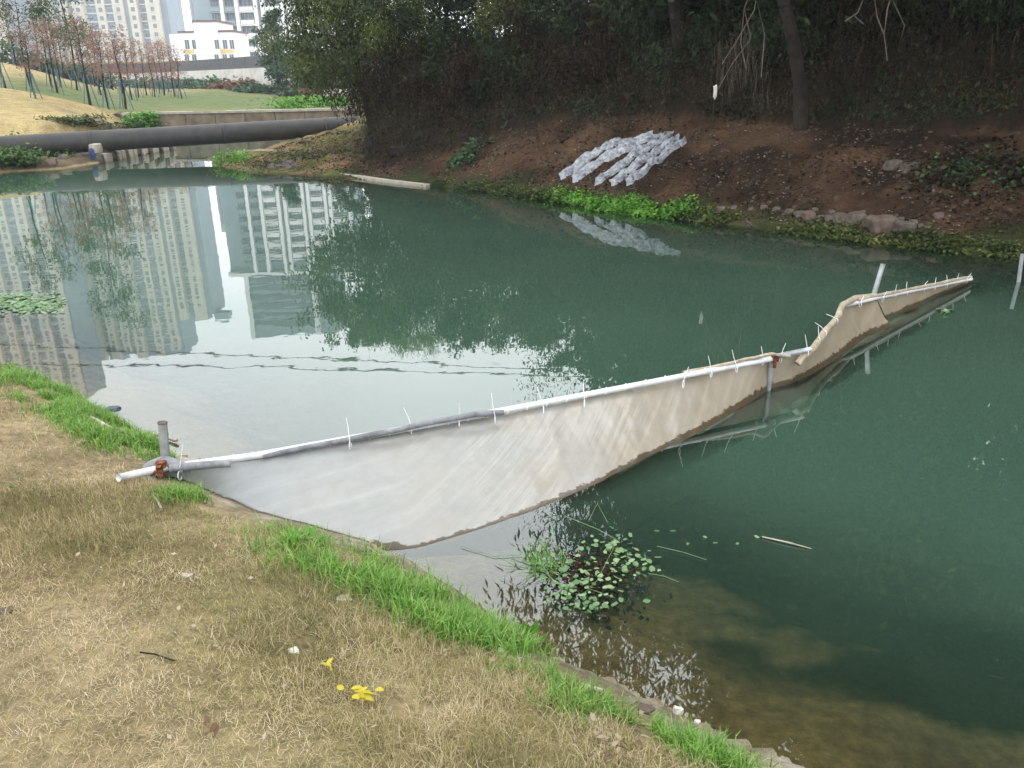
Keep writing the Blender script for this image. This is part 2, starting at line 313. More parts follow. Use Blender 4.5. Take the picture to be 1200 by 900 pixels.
# ------------------------------------------------------------------ leaf and blade clouds
def leaf_geo(c, size, aspect=.5, up=.3, droop=None):
    """c (n,3), size (n) -> pointed leaf quads with random directions"""
    n = len(c); size = np.broadcast_to(size, (n,))
    nrm = rng.normal(size=(n, 3)); nrm[:, 2] = np.abs(nrm[:, 2])+up; nrm /= np.linalg.norm(nrm, axis=1)[:, None]
    a = rng.normal(size=(n, 3))
    if droop is not None: a = a*(1-droop)+np.array([0, 0, -1.])*droop*2
    u = np.cross(nrm, a); u /= np.linalg.norm(u, axis=1)[:, None]+1e-9; v = np.cross(nrm, u)
    if droop is not None: v = v*np.sign(-v[:, 2:3]+1e-9)
    s = size[:, None]
    V = np.stack([c, c+v*s*.5+u*s*aspect*.5, c+v*s-nrm*s*.12, c+v*s*.5-u*s*aspect*.5], 1).reshape(-1, 3)
    return V, np.arange(n*4).reshape(n, 4)
def leaf_mesh(name, c, size, tint, **k):
    V, F = leaf_geo(c, size, **k); return mkmesh(name, V, F, np.repeat(np.clip(tint, 0, 1), 4))
def blade_mesh(name, b, L, w, lean, curl, tint, th=None):
    n = len(b); th = rng.uniform(0, 2*math.pi, n) if th is None else th
    h = np.stack([np.cos(th), np.sin(th), 0*th], 1); s = np.stack([-np.sin(th), np.cos(th), 0*th], 1)*(w/2)[:, None]; Z = np.array([0, 0, 1.])
    def adv(p, l, a): return p+h*(l*np.sin(a))[:, None]+Z*(l*np.cos(a))[:, None]
    m = adv(b, L*.5, lean); tp = adv(m, L*.5, lean+curl)
    V = np.stack([b-s, b+s, m+s*.8, m-s*.8, tp], 1).reshape(-1, 3); k = np.arange(n)*5
    F = [np.stack([k, k+1, k+2, k+3], 1), np.stack([k+3, k+2, k+4], 1)]
    return mkmesh(name, V, F, np.repeat(np.clip(tint, 0, 1), 5))
# ------------------------------------------------------------------ materials
M = {}
M['straw'] = leafmat('dry_grass_blades', [(.12, .09, .045), (.155, .17, .055), (.27, .24, .10), (.42, .34, .18), (.56, .47, .30), (.66, .60, .45)], .25, .7, .15)
M['green'] = leafmat('fresh_grass_blades', [(.06, .15, .02), (.11, .27, .03), (.18, .36, .05), (.34, .44, .12)], .35, .45, .4)
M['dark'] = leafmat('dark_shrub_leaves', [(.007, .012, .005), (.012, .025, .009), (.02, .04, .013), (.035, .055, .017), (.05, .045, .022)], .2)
M['olive'] = leafmat('olive_tree_leaves', [(.022, .036, .011), (.04, .06, .016), (.07, .092, .024), (.13, .15, .04)], .3)
M['bamboo'] = leafmat('yellow_green_leaves', [(.07, .10, .02), (.13, .17, .03), (.22, .27, .05)], .35)
M['brown'] = leafmat('dead_brown_leaves', [(.012, .009, .006), (.022, .016, .010), (.042, .028, .017), (.09, .06, .034)], .2, .8, .1)
M['ivy'] = leafmat('ivy_leaves', [(.02, .05, .012), (.045, .10, .02), (.09, .17, .035)], .3)
M['weed'] = leafmat('bright_weed_leaves', [(.05, .13, .02), (.10, .26, .03), (.18, .38, .06)], .3)
M['red'] = leafmat('rusty_red_needles', [(.15, .075, .055), (.23, .115, .085), (.28, .17, .12)], .3)
M['ever'] = leafmat('blue_green_leaves', [(.02, .05, .025), (.04, .09, .04), (.07, .14, .06)], .25)
M['pale'] = leafmat('pale_dry_vines', [(.08, .065, .048), (.14, .12, .095), (.28, .25, .21)], .2, .8, .1)
M['bark'] = solid('rough_bark', (.010, .008, .006), (.027, .02, .015), 6, .95, .8, 20, dist=.03)
M['palebark'] = solid('pale_branch_bark', (.07, .06, .048), (.15, .13, .10), 8, .9, .4)
M['concrete'] = solid('weathered_concrete', (.26, .23, .18), (.42, .39, .33), 5, .9, .5, 40)
M['oldwall'] = solid('stained_brown_concrete', (.11, .085, .06), (.24, .19, .14), 2.2, .95, .6, 14)
M['stone'] = solid('grey_brown_stone', (.045, .037, .03), (.135, .11, .09), 5, .9, .6, 18)
M['redstone'] = solid('reddish_stone', (.07, .05, .04), (.14, .10, .08), 7, .9, .6, 30)
M['whitestone'] = solid('chalky_white_stone', (.42, .38, .33), (.68, .64, .58), 9, .9, .5, 30)
M['blackpipe'] = solid('black_plastic_pipe', (.012, .012, .013), (.034, .030, .027), 3, .6, .25, 30, spec=.5)
M['pvc'] = solid('white_plastic_pipe', (.46, .48, .50), (.62, .64, .66), 5, .35, .1, 30, spec=.5, ramp_pos=(.3, .5))
M['galv'] = solid('galvanised_steel', (.26, .28, .29), (.46, .48, .49), 9, .45, .2, 60, metal=.55, spec=.5)
M['rust'] = solid('rusty_iron', (.09, .025, .012), (.30, .10, .05), 30, .9, .8, 120)
M['tie'] = solid('white_nylon', (.75, .76, .76), (.85, .85, .85), 5, .4, 0)
M['blue'] = solid('faded_blue_plastic', (.02, .04, .11), (.03, .06, .16), 6, .5, .1)
M['teal'] = solid('teal_paint', (.05, .11, .13), (.09, .17, .19), 4, .7, .1)
M['wood'] = solid('weathered_stick', (.26, .22, .17), (.44, .39, .32), 12, .9, .5)
# ------------------------------------------------------------------ near bank grass
def scatter(n, x0, x1, y0, y1):
    x = rng.uniform(x0, x1, n); y = rng.uniform(y0, y1, n); z, I = terrain(x, y); return x, y, z, I
def dry_lawn(n, y0, y1, sc, name):
    x, y, z, I = scatter(n, -9, 1.4, y0, y1)
    vis = (np.abs(x) < y*.72+.6)
    edge = .42+.25*(fbm(x, y, 2., 3, 8)-.5)
    m = I['left'] & ~I['ins'] & vis & (I['dn'] > edge) & (fbm(x, y, 5, 3, 21) > .2)
    x, y, z = x[m], y[m], z[m]; k = len(x)
    g = ss(.44, .62, fbm(x, y, 1.1, 4, 61)); p = fbm(x, y, 4, 3, 62)
    tint = .58+.25*(p-.5)*2+rng.normal(0, .18, k)-.36*g*(rng.random(k) < .75)
    up = ss(.45, .7, fbm(x, y, 1.4, 3, 63))
    lean = rng.uniform(.5, 1.55, k)-.4*up; L = rng.uniform(.012, .050, k)*sc*(1+.7*up); wd = rng.uniform(.0010, .0024, k)*sc
    tag(obj(name, blade_mesh(name, np.stack([x, y, z-.003], 1), L, wd, lean, rng.uniform(-.1, .9, k), tint), M['straw']),
        'short dry straw coloured grass covering the near bank' if y0 < 4 else 'dry grass further along the near bank', 'grass', None, 'stuff')
dry_lawn(600000, .9, 4.2, 1., 'dry_grass')
dry_lawn(330000, 4.2, 11, 1.35, 'dry_grass')
def strip_grass(lst, n, L0, L1, name, label, sp=.10, w=.0032, mat='green', thr=.42):
    """lst: pixel points of a green strip on the ground"""
    sp *= 1.1; L0 *= .7; L1 *= .85; n = int(n*1.05)
    pts = np.array([hit(x, y) for x, y in lst]); s = rng.integers(0, len(pts)-1, n) if len(pts) > 1 else np.zeros(n, int)
    f = rng.random(n); b = pts[s]*(1-f[:, None])+pts[np.minimum(s+1, len(pts)-1)]*f[:, None]
    x = b[:, 0]+rng.normal(0, sp, n); y = b[:, 1]+rng.normal(0, sp, n)
    z, I = terrain(x, y); den = fbm(x, y, 3.3, 4, 88); m = (den+rng.normal(0, .05, n) > thr) & ((I['dn'] > .07) | ~I['left']) & ~I['ins']
    x, y, z, den = x[m], y[m], z[m], den[m]; k = len(x)
    cx = np.round(x/.09)*.09; cy = np.round(y/.09)*.09
    th = np.arctan2(y-cy, x-cx)+rng.normal(0, .7, k)
    L = rng.uniform(L0, L1, k)*(.6+den)
    tag(obj(name, blade_mesh(name, np.stack([x, y, z-.004], 1), L, np.full(k, w)*rng.uniform(.7, 1.4, k), rng.uniform(.05, .8, k), rng.uniform(.2, 1.1, k), rng.uniform(0, 1, k), th), M[mat]), label, 'grass', None, 'stuff')
strip_grass([(0, 432), (40, 455), (90, 480), (130, 505), (175, 530)], 22000, .05, .12, 'green_grass', 'bright green grass along the concrete edge at far left', .12, .005)
strip_grass([(195, 586), (232, 584)], 700, .05, .12, 'green_grass', 'small green tuft under the white pipe end', .045, .004)
strip_grass([(325, 632), (370, 652), (430, 672), (480, 700), (540, 735), (590, 752)], 15000, .06, .15, 'green_grass', 'lush green grass strip below the plastic curtain', .085, .0042)
strip_grass([(600, 790), (660, 815), (720, 850), (780, 872), (860, 898), (900, 912)], 5200, .04, .11, 'green_grass', 'green grass clumps at the water edge near the bottom', .055, .0036, thr=.53)
# ------------------------------------------------------------------ right bank cover
def land(x, y): z, I = terrain(x, y); return z, I
x = rng.uniform(-5, 13, 330000); y = rng.uniform(10, 30, 330000); z, I = land(x, y)
m = I['beyond'] & (I['de'] < 6.5) & (rng.random(len(x)) < .35+.65*ss(3.5, 0, I['de'])) & (fbm(x, y, 1.1, 3, 200)+.8*ss(0, .5, I['de']) > .5)
x, y, z, de = x[m], y[m], z[m], I['de'][m]; k = len(x)
hgt = rng.uniform(0, 1, k)**1.5*(.15+1.1*fbm(x, y, .9, 4, 201)*ss(0, 1.5, de))
br = ss(.45, .56, fbm(x*1.3, y+z*1.5, .5, 3, 202)+.12*ss(3, -1, x))
isb = rng.random(k) < .12+.5*br
cl = fbm(x, y+z*.7, 1.7, 3, 203)
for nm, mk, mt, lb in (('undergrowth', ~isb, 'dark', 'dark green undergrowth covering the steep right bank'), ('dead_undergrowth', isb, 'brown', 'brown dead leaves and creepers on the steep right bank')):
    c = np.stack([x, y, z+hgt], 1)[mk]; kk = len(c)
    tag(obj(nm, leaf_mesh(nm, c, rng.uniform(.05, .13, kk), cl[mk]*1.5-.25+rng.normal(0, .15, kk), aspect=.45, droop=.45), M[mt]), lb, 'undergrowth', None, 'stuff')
# thin hanging creepers
n = 16000; x = rng.uniform(-5, 12, n*3); y = rng.uniform(11, 28, n*3); z, I = land(x, y); m = I['beyond'] & (I['de'] < 3.5); x, y, z = x[m], y[m], z[m]; k = len(x)
b = np.stack([x, y, z+rng.uniform(.2, 1.3, k)], 1)
tag(obj('hanging_creepers', blade_mesh('hanging_creepers', b, rng.uniform(.2, .9, k), rng.uniform(.004, .012, k), rng.uniform(2.5, 3.2, k), rng.uniform(-.3, .3, k), rng.normal(.45, .25, k)), M['brown']), 'thin brown creepers hanging over the steep right bank', 'creeper', None, 'stuff')
# litter on the dirt slope
x = rng.uniform(-9, 12, 60000); y = rng.uniform(10, 28, 60000); z, I = land(x, y); m = ~I['left'] & ~I['ins'] & ~I['beyond'] & (fbm(x, y, 1.3, 3, 210) > .45); x, y, z = x[m], y[m], z[m]
x, y, z = x[:9000], y[:9000], z[:9000]; k = len(x)
tag(obj('leaf_litter', leaf_mesh('leaf_litter', np.stack([x, y, z+.01], 1), rng.uniform(.02, .07, k), rng.random(k)**2*1.0, aspect=.7, up=2), M['pale']), 'pale leaf litter and chips scattered on the dirt slope', 'leaf litter', None, 'stuff')
x, y, z = x[:5000]+.05, y[:5000]+.07, z[:5000]
z, _ = terrain(x, y)
lm = rock_mesh('clod', .026, .022, .016, 3, 1, .5)
cv = np.array([v.co for v in lm.vertices]); cf = np.array([list(p.vertices) for p in lm.polygons]); kk = 3500
sz = rng.uniform(.3, 1.5, kk)**1.5; an = rng.uniform(0, 6.28, kk)
VV = np.stack([cv[:, 0]*np.cos(an)[:, None]-cv[:, 1]*np.sin(an)[:, None], cv[:, 0]*np.sin(an)[:, None]+cv[:, 1]*np.cos(an)[:, None], np.broadcast_to(cv[:, 2], (kk, len(cv)))], 2)*sz[:, None, None]+np.stack([x, y, z], 1)[:kk, None, :]
FF = (cf[None]+(np.arange(kk)*len(cv))[:, None, None]).reshape(-1, 3)
M['clod'] = solid('earth_clods', (.02, .014, .010), (.085, .058, .04), 3, .95, .4, 30)
tag(obj('earth_clods', mkmesh('earth_clods', VV.reshape(-1, 3), FF), M['clod']), 'loose earth clods and pebbles on the dirt slope', 'clods', None, 'stuff')
x = rng.uniform(-9, 12, 90000); y = rng.uniform(10, 28, 90000); z, I = land(x, y); m = ~I['left'] & ~I['ins'] & ~I['beyond'] & (I['df'] > .3) & (fbm(x, y, .9, 4, 215) > .42); x, y, z = x[m], y[m], z[m]; k = len(x)
tag(obj('dead_leaf_litter', leaf_mesh('dead_leaf_litter', np.stack([x, y, z+.012], 1), rng.uniform(.025, .09, k), rng.random(k)**1.3, aspect=.6, up=1.2), M['brown']), 'dark brown dead leaves matted over the dirt slope', 'leaf litter', None, 'stuff')
# weeds at the far waterline
def weed_band(lst, n, sp, hh, name, label, mat='weed', sz=(.03, .08)):
    pts = np.array([hit(*p) for p in lst]); s = rng.integers(0, len(pts)-1, n); f = rng.random(n)
    b = pts[s]*(1-f[:, None])+pts[s+1]*f[:, None]; x = b[:, 0]+rng.normal(0, sp, n); y = b[:, 1]+rng.normal(0, sp, n); z, I = terrain(x, y)
    m = fbm(x, y, 1.8, 3, 300) > .42; x, y, z = x[m], y[m], np.maximum(z[m], 0); k = len(x)
    tag(obj(name, leaf_mesh(name, np.stack([x, y, z+rng.random(k)**1.5*hh], 1), rng.uniform(*sz, k), fbm(x, y, 3, 2, 301)*1.4-.2+rng.normal(0, .2, k), aspect=.7, up=.8), M[mat]), label, 'weeds', None, 'stuff')
weed_band([(505, 217), (560, 222), (620, 230), (660, 236)], 5000, .12, .10, 'waterside_weeds', 'thin olive weeds along the far waterline beside the concrete strip', 'olive')
weed_band([(640, 232), (700, 240), (750, 246), (800, 250)], 8000, .17, .10, 'waterside_weeds', 'bright green weeds along the far waterline below the plastic strips')
weed_band([(800, 252), (880, 262), (1000, 277), (1120, 290), (1230, 300)], 7000, .15, .06, 'waterside_moss', 'dark mossy weeds at the waterline below the rocks', 'olive')
weed_band([(262, 190), (285, 188)], 2500, .22, .3, 'waterside_weeds', 'bright green clump on the tip of the dirt spit')
weed_band([(300, 192), (350, 180), (390, 188)], 3500, .6, .06, 'spit_weeds', 'sparse olive weeds on the dirt spit', 'olive')
weed_band([(335, 128), (372, 124), (415, 122)], 6000, .8, .55, 'mound_weeds', 'green leafy weeds on the mound behind the black pipe', 'weed', (.08, .2))
weed_band([(530, 192), (560, 186)], 500, .25, .25, 'slope_weeds', 'small blue green weed patch on the dirt slope', 'ever', (.06, .14))
weed_band([(1110, 205), (1180, 210)], 700, .3, .2, 'slope_weeds', 'small green weed patch on the slope at far right', 'ever', (.05, .1))
weed_band([(1080, 205), (1200, 212)], 1500, .5, .2, 'slope_weeds', 'dry brown weeds on the slope at far right', 'brown', (.05, .12))
# ------------------------------------------------------------------ trees
def tree(name, label, cat, base, top, R, nleaf, leaf, mat, group=None, trunk=.12, clumps=14, zmin=None, lean=(0, 0), aspect=.45, cr=None, droop=None, bark='bark', sparse=1., loc=None):
    base = np.array(base, float); H = top-base[2]; zmin = base[2]+H*.3 if zmin is None else zmin
    r = thing(name, base, label, cat, group)
    tp = np.array([base[0]+lean[0], base[1]+lean[1], base[2]+H*.85])
    mb = MB(); s = np.linspace(0, 1, 7)[:, None]
    pts = base*(1-s)+tp*s+np.sin(s*5+base[0])*np.array([.03, .02, 0])*H*.5; pts[0, 2] -= .25
    mb.tube(pts, trunk*(1-.8*s[:, 0]), 8)
    cs = []
    for i in range(clumps):
        z = zmin+(top-zmin)*((i+.5)/clumps); f = (z-zmin)/(top-zmin); rr = R*math.sqrt(max(.05, 1-(1.6*f-.55)**2*.8))
        a = i*2.4+rng.uniform(-.5, .5); q = rr*rng.uniform(.35, .8)
        ax = base*(1-f)+tp*f
        c = np.array([ax[0]+q*math.cos(a), ax[1]+q*math.sin(a), z]); cs.append((c, rr))
        zz = max(base[2]+.3*H, z-.35*R); fz = (zz-base[2])/(tp[2]-base[2]); st = base*(1-min(fz, 1))+tp*min(fz, 1)
        md = (st+c)/2+np.array([0, 0, .12*R])
        mb.tube([st, md, c], [trunk*.35, trunk*.2, trunk*.06], 5, cap=False)
    obj('trunk', mb.mesh('trunk', True), M[bark], r)
    per = nleaf//clumps; pc = []; pt = []
    for c, rr in cs:
        crr = cr or rr*.5
        # sub clumps give an uneven outline with gaps
        ns = 9; sub = c+rng.normal(0, 1, (ns, 3))*np.array([crr, crr, crr*.7])*.6
        w = rng.integers(0, ns, per); d = rng.normal(0, 1, (per, 3)); p = sub[w]+d*crr*(.26 if crr < 1.3 else .36)*sparse
        pc.append(p); pt.append(np.clip(rng.normal(.5, .2)+rng.normal(0, .12, per)+.1*d[:, 2], 0, 1))
    pc = np.concatenate(pc); pt = np.concatenate(pt)
    m = pc[:, 2] > zmin-.6*R*.5
    obj('crown', leaf_mesh('crown', pc[m], rng.uniform(.6, 1.3, m.sum())*leaf, pt[m], aspect=aspect, droop=droop), M[mat], r)
    return r
def onland(x, y): return (x, y, G(x, y))
tree('overhanging_tree', 'dense olive tree leaning over the water at the left end of the wooded bank', 'tree', onland(-3.9, 25.2), 5.5, 1.75, 30000, .11, 'olive', trunk=.16, clumps=20, zmin=1.9, lean=(-.6, 0), droop=.5)
tree('bamboo_clump', 'yellow green feathery tree above the left end of the wooded bank', 'tree', onland(-2.9, 24.4), 5.4, 1.6, 12000, .12, 'bamboo', trunk=.06, clumps=14, zmin=3.2, aspect=.2, droop=.5)
ts = [(-1.6, 24.4, 5.2, 1.7, 'dark', 'short dark tree left of the middle on the wooded bank'),
      (.4, 23.6, 5.1, 1.6, 'olive', 'short olive tree on the wooded bank behind the bare cliff'),
      (1.9, 22.3, 5.6, 1.6, 'dark', 'short dark green tree above the white plastic strips'),
      (4.4, 20.5, 9.4, 2.3, 'dark', 'medium dark tree above the right ends of the white strips'),
      (6.0, 18.8, 12.5, 2.8, 'dark', 'tall dark tree behind the brown leaning trunk'),
      (8.2, 17.2, 15, 3.2, 'olive', 'tall olive tree above the rocky shore'),
      (10.6, 15.6, 16, 3.4, 'dark', 'tall dark tree at the right of the wooded bank'),
      (13.2, 14.0, 16, 3.5, 'olive', 'tall olive tree beyond the right frame edge'),
      (16.5, 12.0, 14, 3.2, 'dark', 'tall dark tree beyond the right frame edge, nearest the camera'),
      (7.0, 22.2, 16, 3.6, 'dark', 'tall tree in the second row behind the wooded bank'),
      (11.5, 19.6, 19, 4.2, 'dark', 'tallest tree in the second row of the wooded bank'),
      (15.5, 16.5, 19, 4.4, 'dark', 'tall tree in the second row at far right'),
      (20, 9.5, 15, 3.5, 'olive', 'tall olive tree far along the right bank')]
for x, y, tp, R, mt, lb in ts:
    tree('bank_tree', lb, 'tree', onland(x, y), tp, R, 19000 if tp < 7 else 42000, .12 if tp < 7 else .22, mt, 'trees on the steep right bank', lean=(-.3, -2.6) if tp > 9 and y < 19.5 else (0, 0), trunk=.14 if tp < 7 else .22, clumps=14 if tp < 7 else 22, zmin=4.0 if tp > 7 else 2.2)
tree('slender_tree', 'tall slender sparse tree rising from the middle of the wooded bank', 'tree', onland(2.6, 23.0), 12.5, 2.6, 7000, .12, 'dark', trunk=.12, clumps=18, zmin=6.5, aspect=.3, droop=.6, cr=1.1)
tree('overreaching_tree', 'tall tree on the wooded bank whose crown reaches far out over the water', 'tree', onland(4.0, 19.6), 12.8, 3.0, 15000, .30, 'dark', trunk=.17, clumps=22, zmin=7.6, aspect=.22, droop=.85, cr=1.2, lean=(-2.4, -4.2))
# shrubs bulging from the bank
sh = [(-3.6, 23.9, .9, 'brown'), (-2.4, 23.2, .8, 'brown'), (-1.2, 22.6, .9, 'brown'), (-.2, 22.5, .7, 'dark'), (.8, 21.8, .9, 'brown'), (2.0, 20.6, .8, 'brown'), (3.3, 19.6, .9, 'dark'), (4.6, 18.6, .9, 'dark'), (5.6, 17.9, .8, 'dark'), (6.9, 17.0, .9, 'brown'), (8.0, 16.1, .9, 'dark'), (9.1, 15.3, .8, 'dark'), (10.3, 14.6, 1., 'brown')]
for i, (x, y, R, mt) in enumerate(sh):
    z = G(x, y); k = 3800
    r = thing('shrub', (x, y, z), ('brown withered shrub ' if mt == 'brown' else 'dark green shrub ')+'on the steep bank, number %s from the left end' % ['one', 'two', 'three', 'four', 'five', 'six', 'seven', 'eight', 'nine', 'ten', 'eleven', 'twelve', 'thirteen'][i], 'shrub', 'shrubs on the steep right bank')
    d = rng.normal(0, 1, (k, 3)); sub = rng.normal(0, .5, (12, 3))*R; p = np.array([x, y, z+R*.6])+sub[rng.integers(0, 12, k)]+d*R*.24
    obj('foliage', leaf_mesh('foliage', p, rng.uniform(.05, .13, k), rng.normal(.5, .2, k), aspect=.4, droop=.5), M[mt], r)
    mb = MB()
    for j in range(6):
        e = np.array([x, y, z+R*.6])+sub[j]; mb.tube([(x, y, z-.1), (np.array([x, y, z])+e)/2+np.array([0, 0, .1]), e], [.025, .015, .006], 5, cap=False)
    obj('stem', mb.mesh('stem', True), M['bark'], r)
# brown leaning trunk, pale vines, bare branches
def on(px, py, Y): return D(px, py, Y)
b0 = hit(940, 150); r = thing('leaning_trunk', b0, 'thick brown bare trunk leaning on the dark bank', 'tree trunk')
YB = b0[1]; mb = MB(); mb.tube([b0-np.array([0, 0, .3]), on(938, 100, YB-.2), on(930, 50, YB-.4), on(918, 0, YB-.5), on(900, -60, YB-.4)], [.14, .12, .115, .10, .09], 10)
obj('bark_stem', mb.mesh('bark_stem', True), M['bark'], r)
r = thing('hanging_vine', on(870, 100, YB-1.0), 'pale dry vine curtain hanging left of the leaning trunk', 'vine')
mb = MB()
for l in ([(888, -30), (872, 10), (880, 45), (858, 75), (838, 110)], [(890, -30), (884, 12), (862, 50), (846, 75)], [(872, 10), (868, 50), (874, 80)], [(888, 5), (896, 40), (892, 90)]):
    mb.tube([on(a_, b_, YB-1.0+random.uniform(-.1, .1)) for a_, b_ in l], .008, 5)
obj('stem', mb.mesh('stem', True), M['palebark'], r)
k = 260; px = 868+np.clip(rng.normal(0, 13, k)+rng.choice([-14, 0, 14], k), -34, 32); py = rng.uniform(28, 100, k)+np.abs(px-868)*.7; q = np.array([on(a_, b_, YB-1.0+e) for a_, b_, e in zip(px, py, rng.uniform(-.25, .25, k))])
obj('tendrils', blade_mesh('tendrils', q, rng.uniform(.15, .6, k), rng.uniform(.003, .006, k), rng.uniform(2.7, 3.14, k), rng.uniform(-.2, .2, k), rng.random(k)*.45), M['pale'], r)
for n_, pts_, lb in (('bare_branch', [[(1052, -30), (1040, 10), (1036, 40), (1040, 72)], [(1036, 40), (1028, 20), (1022, -20)], [(1046, 0), (1060, 30), (1052, 60)]], 'pale bare branch hanging at the top right of the bank'), ('bare_branch', [[(990, 25), (1005, 15), (1020, -20)], [(1000, 18), (1012, 28)]], 'thin pale twig left of the hanging bare branch')):
    r = thing(n_, on(1040, 40, YB-1.5), lb, 'branch'); mb = MB()
    for l in pts_: mb.tube([on(a_, b_, YB-1.5) for a_, b_ in l], [.014, .011, .009, .006][:len(l)] if len(l) < 5 else .01, 5)
    obj('stem', mb.mesh('stem', True), M['palebark'], r)
c = on(838, 108, YB-1.05); me = rock_mesh('litter_bag', .03, .03, .12, 9, 2, .5)
tag(obj('litter_bag', me, M['whitestone'], loc=c), 'scrap of white plastic caught in the hanging vine', 'litter')
# cliff stones
cl = [(436, 172, .5, .45), (452, 150, .35, .5), (470, 178, .45, .3), (490, 160, .5, .4), (500, 172, .35, .25), (518, 165, .3, .3), (432, 192, .3, .25), (548, 158, .4, .25), (605, 146, .3, .2)]
for i, (px, py, s, h) in enumerate(cl):
    q = hit(px, py)+np.array([0, .08, 0]); tag(obj('cliff_rock', rock_mesh('cliff_rock', s*.5, s*.25, h*.4, i+20, 3, .8, .6), M['bark'], loc=q), 'brown rock outcrop in the eroded cliff, '+ORD[i]+' in the row from the spit', 'rock', 'rocks in the eroded cliff')
# ------------------------------------------------------------------ white plastic strips on the slope
m, t, b = newmat('white_plastic_film'); M['film'] = m
co = N(t, 'ShaderNodeTexCoord'); nn = N(t, 'ShaderNodeTexNoise', Scale=9, Detail=8); nn.inputs['Roughness'].default_value = .75; t.links.new(co.outputs['Object'], nn.inputs['Vector'])
rr = ramp(t, nn.outputs['Fac'], [(.37, (.05, .05, .055)), (.46, (.17, .18, .20)), (.6, (.33, .35, .385)), (.75, (.52, .54, .57))]); t.links.new(rr.outputs[0], b.inputs['Base Color']); b.inputs['Roughness'].default_value = .4  # dark noise tones paint shadows between the crumples into the film
n2_ = N(t, 'ShaderNodeTexNoise', Scale=22, Detail=4); t.links.new(co.outputs['Object'], n2_.inputs['Vector']); bp = N(t, 'ShaderNodeBump', Strength=.5, Distance=.03); t.links.new(n2_.outputs['Fac'], bp.inputs['Height']); t.links.new(bp.outputs[0], b.inputs['Normal'])
strips = [([(654, 211), (686, 188), (724, 170), (764, 161)], 8, 'upper left'), ([(669, 214), (701, 193), (736, 176), (774, 162)], 8, 'second'), ([(697, 217), (727, 196), (755, 178), (788, 163)], 6, 'third'), ([(714, 218), (742, 198), (768, 180), (796, 164)], 7, 'fourth'), ([(732, 218), (758, 198), (780, 181), (803, 167)], 6, 'lower right')]
lab = ['crumpled white plastic strip, upper left edge of the pair of bundles on the slope', 'crumpled white plastic strip just left of the dark gap on the slope', 'crumpled white plastic strip just right of the dark gap on the slope', 'crumpled white plastic strip in the middle of the right bundle on the slope', 'crumpled white plastic strip along the lower right edge on the slope']
for i, (l, wpx, _) in enumerate(strips):
    pts = np.array([hit(*p) for p in l]); s = np.linspace(0, 3, 70); k_ = np.minimum(s.astype(int), 2); f = (s-k_)[:, None]; cen = pts[k_]*(1-f)+pts[k_+1]*f
    for _ in range(6): cen[1:-1] = (cen[:-2]+cen[2:]+cen[1:-1]*2)/4
    tg = np.gradient(cen[:, :2], axis=0); tg /= np.linalg.norm(tg, axis=1)[:, None]; sd_ = np.stack([tg[:, 1], -tg[:, 0]], 1)
    wid = np.linspace(.13, .085, 70)*np.minimum(1, .35+np.minimum(np.arange(70), 69-np.arange(70))/7)*(wpx/7.)*(1+.2*(fbm(s*5, s*0+i, 1, 3, 33)-.5)); v = np.linspace(-1, 1, 13)
    X = cen[:, 0:1]+sd_[:, 0:1]*wid[:, None]*v+ (fbm(s[:, None]*9+0*v, v+i*7+0*s[:, None], 1, 2, 4)-.5)*.06; Y = cen[:, 1:2]+sd_[:, 1:2]*wid[:, None]*v
    z, _i = terrain(X, Y); z = z+.02+.09*(1-np.abs(v)**2)[None, :]*(.55+.9*fbm(s[:, None]*5+0*v, v*1.3+i*9+0*s[:, None], 1, 3, 14))+(fbm(s[:, None]*4+0*v, v*2.6+i*5+0*s[:, None], 1, 3, 15)-.5)*.045+.016*np.sin(v*8+i)+(fbm(X, Y, 16, 2, 16)-.5)*.02
    z[:, 0] -= .05; z[:, -1] -= .05
    V = np.stack([X, Y, z], 2).reshape(-1, 3); q = (np.arange(69)[:, None]*13+np.arange(12)[None]).ravel()
    tag(obj('plastic_strip', mkmesh('plastic_strip', V-cen[0], np.stack([q, q+1, q+14, q+13], 1), None, True), M['film'], loc=cen[0]), lab[i], 'plastic strip', 'white plastic strips on the dirt slope')
# shore rocks on the right
rocks = [(925, 249, .13), (937, 252, .16), (948, 255, .2), (962, 256, .12), (972, 258, .16), (984, 259, .24), (995, 262, .13), (1003, 259, .28), (1016, 262, .14), (1030, 268, .42), (1020, 256, .12), (1052, 272, .14), (1060, 270, .3), (1070, 262, .13), (1045, 262, .12), (910, 246, .12), (895, 244, .12), (955, 247, .1), (1036, 255, .1), (1078, 266, .1), (880, 246, .1), (860, 244, .1), (845, 247, .16), (1100, 255, .16), (1056, 258, .1), (1010, 250, .1), (975, 249, .1), (1066, 200, .3), (1046, 196, .26)]
ROW = {}
for k_, e_ in enumerate(sorted([r_ for r_ in rocks if r_[2] < .28], key=lambda e: e[0])): ROW[(e_[0], e_[1])] = (ORD+['twenty-fifth', 'twenty-sixth', 'twenty-seventh'])[k_] if k_ else 'first'
for i, (px, py, s) in enumerate(rocks):
    q = hit(px, py); q[2] += s*.10
    tag(obj('shore_rock', rock_mesh('shore_rock', s*.5, s*.42, s*.38, i+40, 2, .42, .6), M['redstone' if i % 7 == 2 else 'stone'], loc=q), ROW[(px, py)]+' from the left in the row of rocks along the right waterline, brown grey' if s < .28 else ('large flat rock in the row along the right waterline, %s' % {7: 'reddish one left of the biggest', 9: 'the biggest slab', 12: 'right of the biggest slab', 27: 'pale slab up on the slope'}.get(i, 'pale one')), 'rock', 'rocks along the right waterline')
